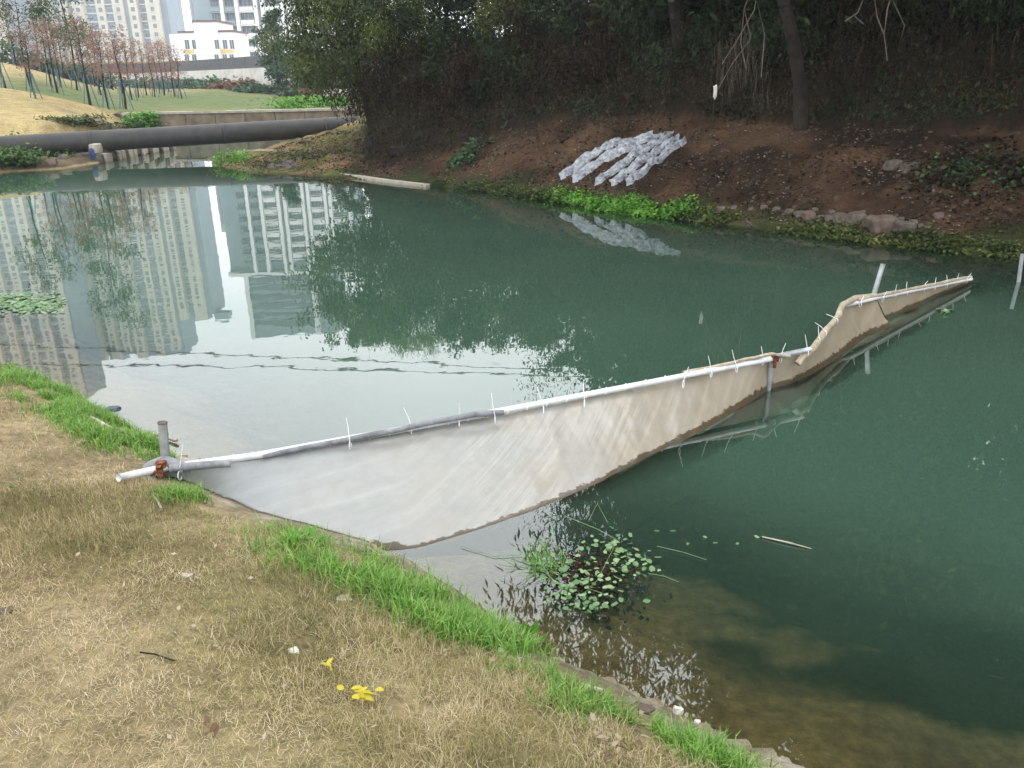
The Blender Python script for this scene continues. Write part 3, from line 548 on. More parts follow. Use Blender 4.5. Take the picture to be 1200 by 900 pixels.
# concrete strip on the spit
pts = [P(358, 197, .07), P(410, 204, .07), P(450, 210, .065), P(502, 216, .06)]
mb = MB()
for a_, b_ in zip(pts[:-1], pts[1:]):
    d_ = (b_-a_); d_ /= np.linalg.norm(d_); s_ = np.array([-d_[1], d_[0], 0])*.08; e = np.array([0, 0, .2])
    V = [a_-s_-e, b_-s_-e, b_+s_-e, a_+s_-e, a_-s_, b_-s_, b_+s_, a_+s_]
    mb.add(V, [(0, 3, 2, 1), (4, 5, 6, 7), (0, 1, 5, 4), (1, 2, 6, 5), (2, 3, 7, 6), (3, 0, 4, 7)])
tag(obj('concrete_kerb', mb.mesh('concrete_kerb'), M['concrete']), 'pale concrete kerb strip along the far waterline', 'kerb')
# debris heap on the spit
r = thing('rubble_heap', hit(330, 193), 'small heap of brown rubble at the water edge of the spit', 'rubble')
for i in range(14):
    q = hit(318+rng.uniform(0, 30), 189+rng.uniform(0, 9)); obj('stone', rock_mesh('stone', rng.uniform(.08, .2), .1, .08, i+90, 1, .4), M['stone'], r, q-np.array(r.location))
tag(obj('drift_plank', MB().box((-.55, -.05, -.02), (.55, .05, .02)).mesh('drift_plank'), M['wood'], loc=hit(300, 178)+np.array([0, 0, .04])), 'pale driftwood plank on the upstream edge of the spit', 'plank')
# ------------------------------------------------------------------ big black pipe, weir wall, left stone wall
pa, pb = D(-30, 175, 27.2), D(420, 138, 31.0); pa[2] = .55; pb[2] = .80
r = thing('black_pipe', pa, 'thick black pipe crossing over the river', 'pipe')
mb = MB(); s = np.linspace(0, 1, 30)[:, None]; mb.tube(pa*(1-s)+pb*s, .33, 28); obj('pipe_body', mb.mesh('pipe_body', True), M['blackpipe'], r)
for f in (.28, .62, .9):
    c = pa*(1-f)+pb*f; d_ = (pb-pa)/np.linalg.norm(pb-pa); mb = MB(); mb.tube([c-d_*.05, c+d_*.05], .342, 28); obj('joint_ring', mb.mesh('joint_ring', True), M['blackpipe'], r)
r = thing('weir_wall', (-13, 40.3, 0), 'long stained concrete wall across the river behind the black pipe', 'wall')
zt = D(250, 130, 40.)[2]
xs = np.linspace(-17.5, -6.5, 9)
for i in range(8): obj('wall_panel', MB().box((xs[i]+.015, 40.0+.01*(i % 2), -.6), (xs[i+1]-.015, 40.5, zt-.1+.02*math.sin(i*2.))).mesh('wall_panel'), M['oldwall'], r)
obj('coping', MB().box((-17.6, 39.95, zt-.1), (-6.4, 40.55, zt)).mesh('coping'), M['concrete'], r)
r = thing('stone_wall', (-13, 30, 0), 'low wall of upright pale stones under the left end of the black pipe', 'stone wall')
nxs = 20
for i in range(nxs):
    f = (i+.5)/nxs; A = np.array([-13.15, 27.6, 0]); B_ = np.array([-12.7, 33.0, 0]); c = A*(1-f)+B_*f; c[2] = .12+.03*rng.normal()
    for lev in range(2):
        me = rock_mesh('stone', .125, .13, .16, i*3+lev+200, 2, .12, .38); o = obj('stone', me, M['concrete' if (i+lev) % 3 else 'stone'], r, c+np.array([-.06-.1*lev+rng.normal()*.02, 0, lev*.31])-np.array(r.location)); o.rotation_euler.z = rng.uniform(-.2, .2)-.1
# blue container, bank rocks and rubbish
mb = MB(); c0 = hit(111, 187)+np.array([0, 0, .02]); mb.tube([(0, 0, 0), (0, 0, .05), (0, 0, .3), (0, 0, .36), (0, 0, .42)], [.10, .13, .13, .09, .05], 12)
tag(obj('blue_drum', mb.mesh('blue_drum', True), M['blue'], loc=c0), 'small blue plastic drum under the black pipe', 'drum')
for i, (px, py, s) in enumerate([(55, 192, .5), (42, 190, .4), (92, 183, .25), (75, 186, .3), (85, 178, .25), (170, 138, .5), (150, 140, .6), (140, 136, .4)]):
    tag(obj('bank_rock', rock_mesh('bank_rock', s*.6, s*.5, s*.45, i+300, 2, .3), M['stone' if i else 'redstone'], loc=hit(px, py)), ['biggest reddish brown rock below the left pipe end', 'grey rock at the far left waterline under the ivy', 'small rock right beside the blue drum', 'grey rock left of the blue drum', 'small upper rock touching the black pipe', 'rock under the bright green bush by the weir wall', 'large flat rock left of the bright green bush', 'leftmost rock on the edge of the grass slope above the pipe'][i], 'rock', 'rocks on the left bank by the pipe')
def bush(name, lb, cat, c, sx, sy, sz, n, leaf, mat, group=None, droop=None):
    r = thing(name, c, lb, cat, group); ns = 16; sub = rng.normal(0, .5, (ns, 3))*np.array([sx, sy, sz]); p = np.array(c)+np.array([0, 0, sz*.6])+sub[rng.integers(0, ns, n)]+rng.normal(0, .22, (n, 3))*np.array([sx, sy, sz])
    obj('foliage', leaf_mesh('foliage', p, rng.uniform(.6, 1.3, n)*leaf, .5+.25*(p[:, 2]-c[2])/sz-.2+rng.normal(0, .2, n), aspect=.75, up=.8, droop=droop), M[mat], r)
    mb = MB()
    for j in range(6): mb.tube([np.array(c)-np.array([0, 0, .1]), np.array(c)+sub[j]*.5+np.array([0, 0, sz*.3]), np.array(c)+sub[j]+np.array([0, 0, sz*.6])], [.02, .012, .005], 5, cap=False)
    obj('stem', mb.mesh('stem', True), M['bark'], r); return r
q = hit(28, 178); bush('ivy_bush', 'green ivy mass over the left end of the black pipe', 'ivy', q+np.array([-.3, -.3, -.3]), 1.5, .6, .42, 6500, .12, 'ivy', droop=.3)
q = hit(60, 180); bush('ivy_bush', 'ivy trailing over rocks beside the left end of the black pipe', 'ivy', q+np.array([-.1, -.6, 0]), .8, .4, .28, 1800, .1, 'ivy', droop=.3)
q = hit(10, 192); bush('ivy_bush', 'dark ivy at the water edge below the left pipe end', 'ivy', q, 1.2, .5, .35, 3500, .12, 'ivy', droop=.3)
q = hit(166, 146); bush('leafy_bush', 'bright green bush where the left bank meets the weir wall', 'bush', q+np.array([0, -.5, -.2]), .9, .5, .5, 2600, .14, 'weed')
bush('leafy_bush', 'low olive bush on the edge of the left grass slope', 'bush', hit(100, 146), 1.4, .5, .18, 1500, .1, 'olive')
mb = MB().box((-.9, -.25, 0), (.9, .25, .32)); q = D(404, 112, 40)
tag(obj('white_slab', mb.mesh('white_slab'), M['whitestone'], loc=q), 'white concrete slab on the mound under the overhanging tree', 'slab')
# ------------------------------------------------------------------ saplings on the left hill
protos = []
def sapling(mat, hgt, R, zm, n, lf, sp=1.):
    t_ = tree('sapling', 'x', 'tree', (0, 0, 0), hgt, R, n, lf, mat, None, trunk=.05, clumps=9, zmin=hgt*zm, aspect=.3, cr=R*.55, sparse=sp)
    mb = MB()
    for a_ in (0, 2.1, 4.2): mb.tube([(math.cos(a_)*.3, math.sin(a_)*.3, -.1), (math.cos(a_)*.05, math.sin(a_)*.05, 1.1)], .022, 5)
    obj('support_stake', mb.mesh('support_stake'), M['teal'], t_); return t_
protos = {'red': sapling('red', 3.1, .6, .36, 700, .12), 'olive': sapling('olive', 4.8, .9, .42, 1100, .17), 'ever': sapling('ever', 9., 1.5, .25, 2600, .24)}
def copy_tree(o):
    c = o.copy(); COL.objects.link(c)
    for ch in o.children: d = ch.copy(); COL.objects.link(d); d.parent = c
    return c
sap = [(40, 118, 'olive', 42, 1.), (10, 116, 'olive', 40, 1.0), (44, 124, 'red', 38, .9), (64, 117, 'red', 46, 1.1), (70, 120, 'red', 44, 1.1), (92, 116, 'ever', 48, 1.), (107, 127, 'red', 40, 1.2), (120, 118, 'red', 50, 1.), (128, 128, 'red', 41, 1.05), (147, 127, 'red', 43, 1.3), (156, 122, 'red', 52, 1.), (164, 124, 'red', 56, .95), (174, 122, 'red', 60, 1.), (183, 124, 'red', 58, 1.), (195, 125, 'red', 62, 1.05), (207, 126, 'red', 60, 1.), (215, 126, 'red', 58, 1.1), (189, 122, 'red', 66, 1.), (100, 112, 'red', 60, 1.1), (80, 110, 'red', 62, 1.2), (55, 108, 'red', 60, 1.1), (135, 118, 'red', 64, 1.1), (25, 106, 'red', 58, 1.1), (75, 119, 'olive', 47, .9), (145, 119, 'red', 58, 1.1), (113, 113, 'olive', 60, .9), (200, 122, 'red', 72, 1.1)]
first = set(); cnt = {}
words = {'red': 'slim rusty red sapling with teal support stakes on the left hill', 'olive': 'olive green young tree with teal stakes on the left hill', 'ever': 'tall green young tree standing above the red saplings on the left hill'}
for px, py, kd, Y, sc in sap:
    o = protos[kd] if kd not in first else copy_tree(protos[kd]); first.add(kd)
    q = D(px, py, Y); o.location = (q[0], Y, G(q[0], Y)); o.rotation_euler.z = rng.uniform(0, 6.28); o.scale = (sc, sc, sc*rng.uniform(.9, 1.15))
    cnt.setdefault(kd, []).append((px, o)); o['group'] = 'young trees on the left hill'
for kd in cnt:
    for i, (px, o) in enumerate(sorted(cnt[kd], key=lambda e: e[0])): o['label'] = olab(i, words[kd]) if len(cnt[kd]) > 1 else words[kd]
# hillside shrubs and hedge far off
for i in range(9):
    q = D(-10+i*16, 97-i*1.0, 72); q[2] = G(q[0], 72); bush('hill_shrub', olab(i, 'blue green shrub in the row behind the saplings'), 'shrub', q, 1.4, .8, .9, 500, .3, 'ever', 'shrubs behind the saplings')
for i in range(17):
    xx = -46+i*2.2; yy = float(np.interp(xx, [-75, -39, -20, -6], [96.5, 96.5, 73.5, 56.5]))+rng.uniform(-1.5, .5); mt = 'ever' if i % 5 else 'red'
    bush('hedge_shrub', olab(i, 'bush in front of the long pale wall, '+('dark green' if mt == 'ever' else 'reddish')), 'shrub', (xx, yy, G(xx, yy)), 1.8, 1.1, .5 if mt == 'ever' else .65, 600, .32, mt, 'bushes along the long pale wall')
tree('far_tree', 'tall hazy green tree before the pale wall left of the overhanging tree', 'tree', onland(-18.6, 72), 7.5, 1.3, 3000, .35, 'ever', trunk=.15, clumps=14, zmin=2)
tree('far_tree', 'shorter hazy green tree just behind the mound weeds', 'tree', onland(-15.5, 70), 5.5, 2., 4000, .3, 'ever', trunk=.12, clumps=12, zmin=1.5)
tree('far_tree', 'hazy tree partly hidden behind the overhanging tree', 'tree', onland(-11.5, 62), 7, 2.2, 4500, .3, 'dark', trunk=.15, clumps=12, zmin=1.5)
# retaining wall and railing
WL = [(-75, 100.), (-39, 100.), (-20, 77.), (-6, 60.)]
r = thing('retaining_wall', (-40, 100, 1), 'long pale grey retaining wall below the buildings', 'wall')
M['palewall'] = solid('pale_plaster', (.42, .41, .38), (.62, .61, .58), .8, .9, .2)
M['darkrail'] = solid('dark_grey_metal', (.07, .075, .08), (.10, .105, .11), 3, .7, .1)
r2 = thing('railing', (-40, 100.2, 3.5), 'dark grey solid railing on top of the long pale wall', 'railing')
for (xa_, ya_), (xb_, yb_) in zip(WL[:-1], WL[1:]):
    L_ = math.hypot(xb_-xa_, yb_-ya_); n_ = round(L_/5.5); an = math.atan2(yb_-ya_, xb_-xa_); w_ = L_/n_
    for i in range(n_):
        f = (i+.5)/n_; c_ = np.array([xa_+(xb_-xa_)*f, ya_+(yb_-ya_)*f, 0])
        o = obj('wall_panel', MB().box((-w_/2+.02, -.2+.01*(i % 2), .2), (w_/2-.02, .2, 3.4)).mesh('wall_panel'), M['palewall'], r, c_-np.array(r.location)+np.array([0, 0, 0])); o.rotation_euler.z = an; o.location.z = 0.-r.location.z
        o = obj('rail_panel', MB().box((-w_/2+.04, -.1, 3.4), (w_/2-.04, .05, 4.4)).mesh('rail_panel'), M['darkrail'], r2, c_-np.array(r2.location)); o.rotation_euler.z = an; o.location.z = 0.-r2.location.z
# ------------------------------------------------------------------ buildings
M['cream'] = solid('cream_render', (.62, .57, .47), (.70, .65, .55), .3, .9, 0)
M['bluegrey'] = solid('blue_grey_render', (.26, .31, .36), (.31, .36, .41), .2, .9, 0)
M['white'] = solid('white_render', (.72, .73, .72), (.80, .80, .79), .3, .8, 0)
M['glass'] = solid('dark_window_glass', (.05, .065, .08), (.09, .11, .13), .4, .15, 0, spec=.6)
M['farglass'] = solid('pale_window_glass', (.13, .155, .18), (.20, .23, .26), .4, .2, 0, spec=.6)  # colour lightened for the bright sky these far panes reflect
M['yellow'] = solid('ochre_render', (.62, .42, .16), (.68, .47, .2), .5, .9, 0)
M['trimdark'] = solid('brown_trim', (.12, .07, .06), (.16, .10, .08), 2, .8, 0)
M['curtainwall'] = solid('grey_green_cladding', (.20, .26, .29), (.26, .32, .35), .2, .6, 0)
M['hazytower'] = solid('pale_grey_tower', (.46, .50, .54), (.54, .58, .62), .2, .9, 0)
def tower(lb, x0, x1, Y, top, seed, depth=16):
    r = thing('apartment_tower', ((x0+x1)/2, Y, 4.6), lb, 'apartment tower', 'tall cream and blue apartment towers')
    rg = random.Random(seed); core = MB(); bays = MB(); win = MB(); led = MB(); x = x0; i = 0
    core.box((x0, Y, 4), (x1, Y+depth, top))
    while x < x1-1.5:
        w = rg.choice([3.4, 4.2, 5.0]); dpt = rg.choice([1.2, 2., 2.8]); x2 = min(x+w, x1)
        h_ = top-rg.choice([-1.5, 0, 0, 2.8])
        bays.box((x, Y-dpt, 4), (x2, Y-.02, h_))
        nf = int((top-8)/3)
        for k in range(nf):
            z = 7+k*3
            win.box(((x+x2)/2-.7, Y-dpt-.04, z), ((x+x2)/2+.7, Y-dpt+.1, z+1.5))
            if w > 4: led.box(((x+x2)/2-1.0, Y-dpt-.3, z-.2), ((x+x2)/2+1.0, Y-dpt-.001, z-.05))
        g = rg.choice([2.2, 3.0, 4.0])
        if x2+g < x1:
            for k in range(nf):
                z = 7+k*3; win.box((x2+.5, Y-.05, z), (x2+g-.5, Y+.1, z+1.2)); led.box((x2+.01, Y-.7, z-.6), (x2+g-.01, Y-.025, z-.25))
        x = x2+g; i += 1
    for k, zz in enumerate((0, 1)): core.box((x0+4+k*9, Y+3, top), (x0+10+k*9, Y+9, top+3.5))
    obj('recessed_wall', core.mesh('recessed_wall'), M['bluegrey'], r); obj('bay', bays.mesh('bay'), M['cream'], r)
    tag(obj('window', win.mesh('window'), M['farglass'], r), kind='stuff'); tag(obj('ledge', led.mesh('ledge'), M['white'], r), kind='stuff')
    return r
def rx(px, py, Y): return RF(px, py, Y)
A_, B_, C_, E_ = rx(249, 371, 350), rx(228, 415, 350), rx(130, 405, 350), rx(115, 460, 330)
tower('rightmost cream and blue tower, the lowest step of the left block', A_[0]-14, A_[0], 352, A_[2], 3)
tower('cream and blue tower in the middle of the left block', C_[0]-16, A_[0]-14.3, 350, B_[2], 5)
tower('tallest cream tower behind the leftmost trees', E_[0]-60, E_[0], 322, E_[2], 8)
tower('leftmost cream tower beyond the picture edge', E_[0]-120, E_[0]-64, 300, E_[2]-12, 9)
# small white school-like building
Y = 180; s0 = D(213, 60, Y); s1 = D(276, 60, Y); x0, x1 = s0[0], s1[0]
def zy(py, Yv, px=240): return D(px, py, Yv)[2]
r = thing('white_building', (x0, Y, 4.6), 'small white building with ochre bands under its windows', 'building')
xa, xb = D(229, 40, Y)[0], D(256, 40, Y)[0]; zr_ = zy(38, Y); zt_ = zy(26, Y)
mb = MB().box((x0, Y, 4), (x1, Y+10, zr_)).box((xa, Y-.6, 4), (xb, Y+10.2, zt_)); obj('wall', mb.mesh('wall'), M['white'], r)
obj('side_wing', MB().box((x0-3, Y+2.5, 4), (x0-.02, Y+9.9, zr_-.1)).mesh('side_wing'), M['white'], r)
obj('roof_trim', MB().box((x0-.2, Y-.2, zr_), (xa-.02, Y+10.1, zr_+.35)).box((xb+.02, Y-.2, zr_), (x1+.2, Y+10.1, zr_+.35)).box((xa-.15, Y-.8, zt_), (xb+.15, Y+10.3, zt_+.35)).mesh('roof_trim'), M['trimdark'], r)
pw = None; pg_ = None
for py0, py1 in ((57, 47), (74, 64)):
    for px in (218.5, 227, 254.5, 263, 271):
        yy = Y-.6 if xa < D(px+2, 50, Y)[0] < xb else Y
        c = D(px+1, (py0+py1)/2, Y); 
        if pw is None: pw = MB().box((-.5, -.08, -.95), (.5, .1, .95)).mesh('window'); pg_ = MB().box((-.42, -.11, -.85), (-.03, -.07, .85)).box((.03, -.11, -.85), (.42, -.07, .85)).mesh('pane')
        o = obj('window', pw, M['white'], r, np.array([c[0], yy, c[2]])-np.array(r.location)); p_ = obj('pane', pg_, M['glass'], None); p_.parent = o
za, zb_ = zy(63.2, Y), zy(57.8, Y)
for a_, b_ in ((215, 229), (256, 276)): obj('ochre_band', MB().box((D(a_, 60, Y)[0]+.2, Y-.06, za), (D(b_, 60, Y)[0]-.3, Y+.05, zb_)).mesh('ochre_band'), M['yellow'], r)
# balcony building: white grid of columns and slabs with glazed bays
Y = 240; X0 = D(247, 40, Y)[0]; zt_ = RF(360, 318, Y)[2]
r = thing('balcony_building', (X0, Y, 4.6), 'modern apartment block with a white grid of columns and dark balconies', 'apartment block')
cols = [D(px, 40, Y)[0] for px in (247, 264, 281, 303, 311, 334, 341, 362, 368, 392)]
X1 = cols[-1]+1
obj('core_wall', MB().box((X0-4, Y+1.6, 4), (X1, Y+18, zt_)).mesh('core_wall'), M['curtainwall'], r)
nf = int((zt_-6)/3.25); wcache = {}
for c in cols[1:]:
    obj('column', MB().box((c-.45, Y-.3, 4), (c+.45, Y+1.6, zt_+.8)).mesh('column'), M['white'], r)
bays = [(cols[0], cols[1]), (cols[1], cols[2]), (cols[2], cols[3]), (cols[4], cols[5]), (cols[6], cols[7]), (cols[8], cols[9])]
for bi_, (a_, b_) in enumerate(bays):
    w = b_-a_-.9; dk = round(w, 1)
    if dk not in wcache:
        wcache[dk] = (MB().box((-w/2+.1, 0, -1.2), (w/2-.1, .15, 1.2)).mesh('window'), MB().box((-w/2, 0, -.22), (w/2, 1.3, .22)).box((-w/2+.3, -.25, .22), (w/2-.3, -.15, 1.15)).mesh('balcony'), MB().box((-w/2+.1, -.04, -.05), (w/2-.1, .02, .05)).box((-.05, -.04, -1.2), (.05, .02, 1.2)).box((-w/4-.05, -.04, -1.2), (-w/4+.05, .02, 1.2)).box((w/4-.05, -.04, -1.2), (w/4+.05, .02, 1.2)).mesh('mullion'))
    for k in range(nf):
        z = 6.4+k*3.25; cx = (a_+b_)/2
        wdw = obj('window', wcache[dk][0], M['glass'], r, np.array([cx, Y+1.4, z+1.5])-np.array(r.location)); mu = obj('mullion', wcache[dk][2], M['bluegrey']); mu.parent = wdw
        obj('balcony', wcache[dk][1], M['white'] if bi_ else M['curtainwall'], r, np.array([cx, Y+.1, z])-np.array(r.location))
obj('parapet', MB().box((X0-4.2, Y-.35, zt_), (X1+.3, Y+18.2, zt_+1)).mesh('parapet'), M['white'], r)
q0, q1 = RF(297, 393, 290), RF(397, 393, 290)
r = thing('glass_tower', (q0[0], 290, 4.6), 'tall grey green tower behind the balcony building', 'tower')
mb = MB().box((q0[0], 290, 4), (q1[0], 306, q0[2])); obj('wall', mb.mesh('wall'), M['curtainwall'], r)
mb = MB()
for k in range(int((q0[2]-8)/3.3)): mb.box((q0[0]+1, 289.7, 7+k*3.3), (q1[0]-8, 289.99, 8.9+k*3.3))
tag(obj('window', mb.mesh('window'), M['glass'], r), kind='stuff')
obj('corner_column', MB().box((q1[0]-8, 289.2, 4), (q1[0]-6, 289.98, q0[2])).box((q0[0]-.5, 289.2, 4), (q0[0]+1, 289.98, q0[2]+1)).mesh('corner_column'), M['white'], r)
q0, q1 = RF(253, 225, 400), RF(281, 270, 400)
r = thing('distant_tower', (q0[0], 400, 4.6), 'pale hazy tower between the cream towers and the balcony building', 'tower')
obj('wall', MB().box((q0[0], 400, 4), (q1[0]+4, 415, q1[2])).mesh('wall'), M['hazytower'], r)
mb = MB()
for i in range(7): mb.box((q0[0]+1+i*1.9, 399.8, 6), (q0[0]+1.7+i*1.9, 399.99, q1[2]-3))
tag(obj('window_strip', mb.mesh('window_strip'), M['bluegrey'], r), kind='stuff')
# overhead wires, seen only mirrored in the water
for i, l in enumerate(([(110, 428), (330, 431), (620, 440)], [(200, 413), (420, 421), (640, 434)])):
    Yw = 46; p = [RF(x_, y_, Yw) for x_, y_ in l]; d_ = (p[-1]-p[0]); pts = [p[0]-d_*1.2]+p+[p[-1]+d_*1.2]
    mb = MB(); mb.tube(pts, .035, 6); tag(obj('overhead_wire', mb.mesh('overhead_wire', True), M['blackpipe']), ['upper', 'lower'][i]+' of two overhead wires mirrored in the water', 'wire', 'overhead wires')
# ------------------------------------------------------------------ plastic curtain
cm, t, b = newmat('muddy_plastic_sheet')
a = N(t, 'ShaderNodeAttribute', attribute_name='tint'); co = N(t, 'ShaderNodeTexCoord')   # R: 0 left .. 1 right, G: 0 top .. 1 waterline
sp = N(t, 'ShaderNodeSeparateColor'); t.links.new(a.outputs['Color'], sp.inputs[0])
n1_ = N(t, 'ShaderNodeTexNoise', Scale=3.0, Detail=6); t.links.new(co.outputs['Object'], n1_.inputs['Vector'])
aa = N(t, 'ShaderNodeMath', operation='MULTIPLY_ADD'); t.links.new(n1_.outputs['Fac'], aa.inputs[0]); aa.inputs[1].default_value = .5; t.links.new(sp.outputs[0], aa.inputs[2])
base = ramp(t, aa.outputs[0], [(.2, (.30, .32, .325)), (.5, (.34, .335, .315)), (.72, (.33, .29, .23)), (1., (.31, .26, .19))])
n2_ = N(t, 'ShaderNodeTexNoise', Scale=26, Detail=7); t.links.new(co.outputs['Object'], n2_.inputs['Vector'])
gg = N(t, 'ShaderNodeMath', operation='MULTIPLY_ADD'); t.links.new(n2_.outputs['Fac'], gg.inputs[0]); gg.inputs[1].default_value = .16; t.links.new(sp.outputs[1], gg.inputs[2])
wet = ramp(t, gg.outputs[0], [(.965, (0, 0, 0)), (.985, (1, 1, 1))])
mxc = N(t, 'ShaderNodeMixRGB'); t.links.new(wet.outputs[0], mxc.inputs[0]); t.links.new(base.outputs[0], mxc.inputs[1]); mxc.inputs[2].default_value = (.085, .062, .035, 1)
n3_ = N(t, 'ShaderNodeTexNoise', Scale=9, Detail=8); n3_.inputs['Roughness'].default_value = .7; t.links.new(co.outputs['Object'], n3_.inputs['Vector'])
sm = ramp(t, n3_.outputs['Fac'], [(.3, (.93, .91, .88)), (.6, (1.03, 1.03, 1.03))]); mu = N(t, 'ShaderNodeMixRGB', blend_type='MULTIPLY'); mu.inputs[0].default_value = 1; t.links.new(mxc.outputs[0], mu.inputs[1]); t.links.new(sm.outputs[0], mu.inputs[2])
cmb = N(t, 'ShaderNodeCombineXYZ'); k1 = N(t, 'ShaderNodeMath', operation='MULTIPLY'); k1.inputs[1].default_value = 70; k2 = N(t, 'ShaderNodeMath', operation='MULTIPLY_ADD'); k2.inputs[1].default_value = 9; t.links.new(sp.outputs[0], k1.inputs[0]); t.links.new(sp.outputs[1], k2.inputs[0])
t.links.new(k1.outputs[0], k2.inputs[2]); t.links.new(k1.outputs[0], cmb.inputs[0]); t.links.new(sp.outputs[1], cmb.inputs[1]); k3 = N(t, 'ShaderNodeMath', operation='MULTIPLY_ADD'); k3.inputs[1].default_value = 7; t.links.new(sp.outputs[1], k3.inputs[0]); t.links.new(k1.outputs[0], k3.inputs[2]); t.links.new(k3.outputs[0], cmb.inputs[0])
n4_ = N(t, 'ShaderNodeTexNoise', Scale=.8, Detail=4); t.links.new(cmb.outputs[0], n4_.inputs['Vector']); st_ = ramp(t, n4_.outputs['Fac'], [(.3, (.88, .87, .85)), (.55, (1, 1, 1)), (.72, (1.22, 1.22, 1.22))]); mu2 = N(t, 'ShaderNodeMixRGB', blend_type='MULTIPLY'); mu2.inputs[0].default_value = .6; t.links.new(mu.outputs[0], mu2.inputs[1]); t.links.new(st_.outputs[0], mu2.inputs[2]); mu = mu2  # stretched noise paints the fold highlights into the sheet colour
bpc = N(t, 'ShaderNodeBump', Strength=.6, Distance=.012); t.links.new(n4_.outputs['Fac'], bpc.inputs['Height']); t.links.new(bpc.outputs[0], b.inputs['Normal'])
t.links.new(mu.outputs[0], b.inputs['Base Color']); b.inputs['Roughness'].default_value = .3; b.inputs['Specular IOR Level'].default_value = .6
trl = N(t, 'ShaderNodeBsdfTranslucent'); t.links.new(mu.outputs[0], trl.inputs[0]); ms = N(t, 'ShaderNodeMixShader'); ms.inputs[0].default_value = .25
t.links.new(b.outputs[0], ms.inputs[1]); t.links.new(trl.outputs[0], ms.inputs[2]); t.links.new(ms.outputs[0], t.nodes['Material Output'].inputs[0])
def resample(L, n):
    L = np.asarray(L); d = np.concatenate([[0], np.cumsum(np.linalg.norm(np.diff(L, axis=0), axis=1))]); s = np.linspace(0, d[-1], n)
    return np.stack([np.interp(s, d, L[:, k]) for k in range(3)], 1)
curt = thing('floating_curtain', P(500, 560, 0), 'muddy translucent plastic curtain hung from white pipes across the river', 'curtain')
def sheet(Tl, Bl, n, m, u0_, u1_, fold, fr_, sag, under=.35):
    Tp = resample(Tl, n); Bp = resample(Bl, n)
    for _ in range(1): Bp[1:-1] = (Bp[:-2]+2*Bp[1:-1]+Bp[2:])/4
    v = np.linspace(0, 1, m)[None, :, None]; V = Tp[:, None]*(1-v)+Bp[:, None]*v
    s = np.linspace(0, 1, n)[:, None]; vv = v[0, :, 0][None]
    ph = s*fr_+.8*np.sin(s*5+vv*1.3)+vv*1.2
    rip = fold*(fbm(ph*1.0, vv*.6+0*s, 1.0, 3, 51)-.5)*2*np.sin(math.pi*np.clip(vv*.93+.05, 0, 1))**.7
    rip = rip+fold*.25*(fbm(s*fr_*3, vv*3, 1., 2, 52)-.5)
    puck = .004*np.sin(s*fr_*6.2+2*fbm(s*fr_, vv*0, 1., 2, 57))*np.exp(-vv*5)*np.minimum(vv*12, 1)
    V[:, :, 2] += rip + puck - sag*np.sin(math.pi*vv)
    lay = np.maximum(terrain(V[:, :, 0], V[:, :, 1])[0]+.012, -9); V[:, :, 2] = np.where(V[:, :, 2] > 0, np.maximum(V[:, :, 2], lay), V[:, :, 2])
    dn_ = Bp-Tp; dn_[:, 2] = 0; dn_ /= np.linalg.norm(dn_, axis=1)[:, None]+1e-9
    ext = Bp[:, None]+dn_[:, None]*np.array([.02, .1, .2])[None, :, None]; ext[:, :, 2] = V[:, -1, 2][:, None]+np.array([-.03, -.15, -.3])[None]
    V = np.concatenate([V, ext], 1); mm_ = m+3
    g = np.concatenate([np.broadcast_to(vv, (n, m)), np.full((n, 3), 1.3)], 1)
    # the stain's height above the waterline is in metres, not in sheet widths
    wl = np.linalg.norm(Bp-Tp, axis=1)[:, None]; g = 1-(1-g)*wl/.55; g = g-.09*np.clip(1-(u0_+(u1_-u0_)*s)/.5, 0, 1)
    R_ = np.broadcast_to(u0_+(u1_-u0_)*s, (n, mm_)); Cc = np.stack([R_, np.clip(g, -1, 1.4), 0*R_], 2).reshape(-1, 3)
    q = (np.arange(n-1)[:, None]*mm_+np.arange(mm_-1)[None]).ravel()
    return mkmesh('sheet', V.reshape(-1, 3), np.stack([q, q+1, q+1+mm_, q+mm_], 1), Cc, True)
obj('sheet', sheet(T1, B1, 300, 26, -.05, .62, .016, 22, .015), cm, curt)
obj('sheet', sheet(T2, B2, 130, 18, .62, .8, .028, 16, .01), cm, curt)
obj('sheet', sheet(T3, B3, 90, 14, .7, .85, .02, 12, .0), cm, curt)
def line_tube(L, n, r, wob, sd_, name, mat, up=0., par=curt, lab_=None, k=10):
    Pn = resample(L, n); s = np.linspace(0, 1, n); ln = np.linalg.norm(np.asarray(L)[-1]-np.asarray(L)[0])
    Pn[:, 2] += up+wob*(fbm(s*ln*2.2, s*0+sd_, 1, 3, sd_)-.5)*2; Pn[:, 1] += wob*(fbm(s*ln*2.2, s*0+sd_+9, 1, 3, sd_+1)-.5)*2
    rr_ = r*(.8+.5*fbm(s*ln*3, s*0, 1, 2, sd_+2)) if wob else r
    mb = MB(); mb.tube(Pn, rr_, k); o = obj(name, mb.mesh(name, True), mat, par); 
    if lab_: o['label'] = lab_
    return o
p1a = hit(139, 560, .045); p1b = P(907, 420, .28)
line_tube([p1a, P(188, 549, .30), P(300, 534, .29), P(500, 498, .28), P(700, 460, .27), p1b], 60, .0215, 0, 1, 'pipe', M['pvc'], 0, k=14)
line_tube([P(880, 425, .275), P(949, 411, .28)], 8, .022, 0, 1, 'pipe', M['galv'], 0.01, lab_='short grey pipe joined end to end', k=14)
line_tube([P(986, 359, .28), P(1012, 353, .27), P(1026, 349.5, .25), P(1138, 327, .07)], 20, .019, 0, 1, 'pipe', M['pvc'], 0, k=12)
M['grime'] = solid('grey_rolled_plastic', (.11, .115, .125), (.24, .245, .255), 14, .5, .6, 40)
M['tanroll'] = solid('tan_rolled_plastic', (.26, .21, .15), (.46, .39, .30), 12, .6, .7, 40)
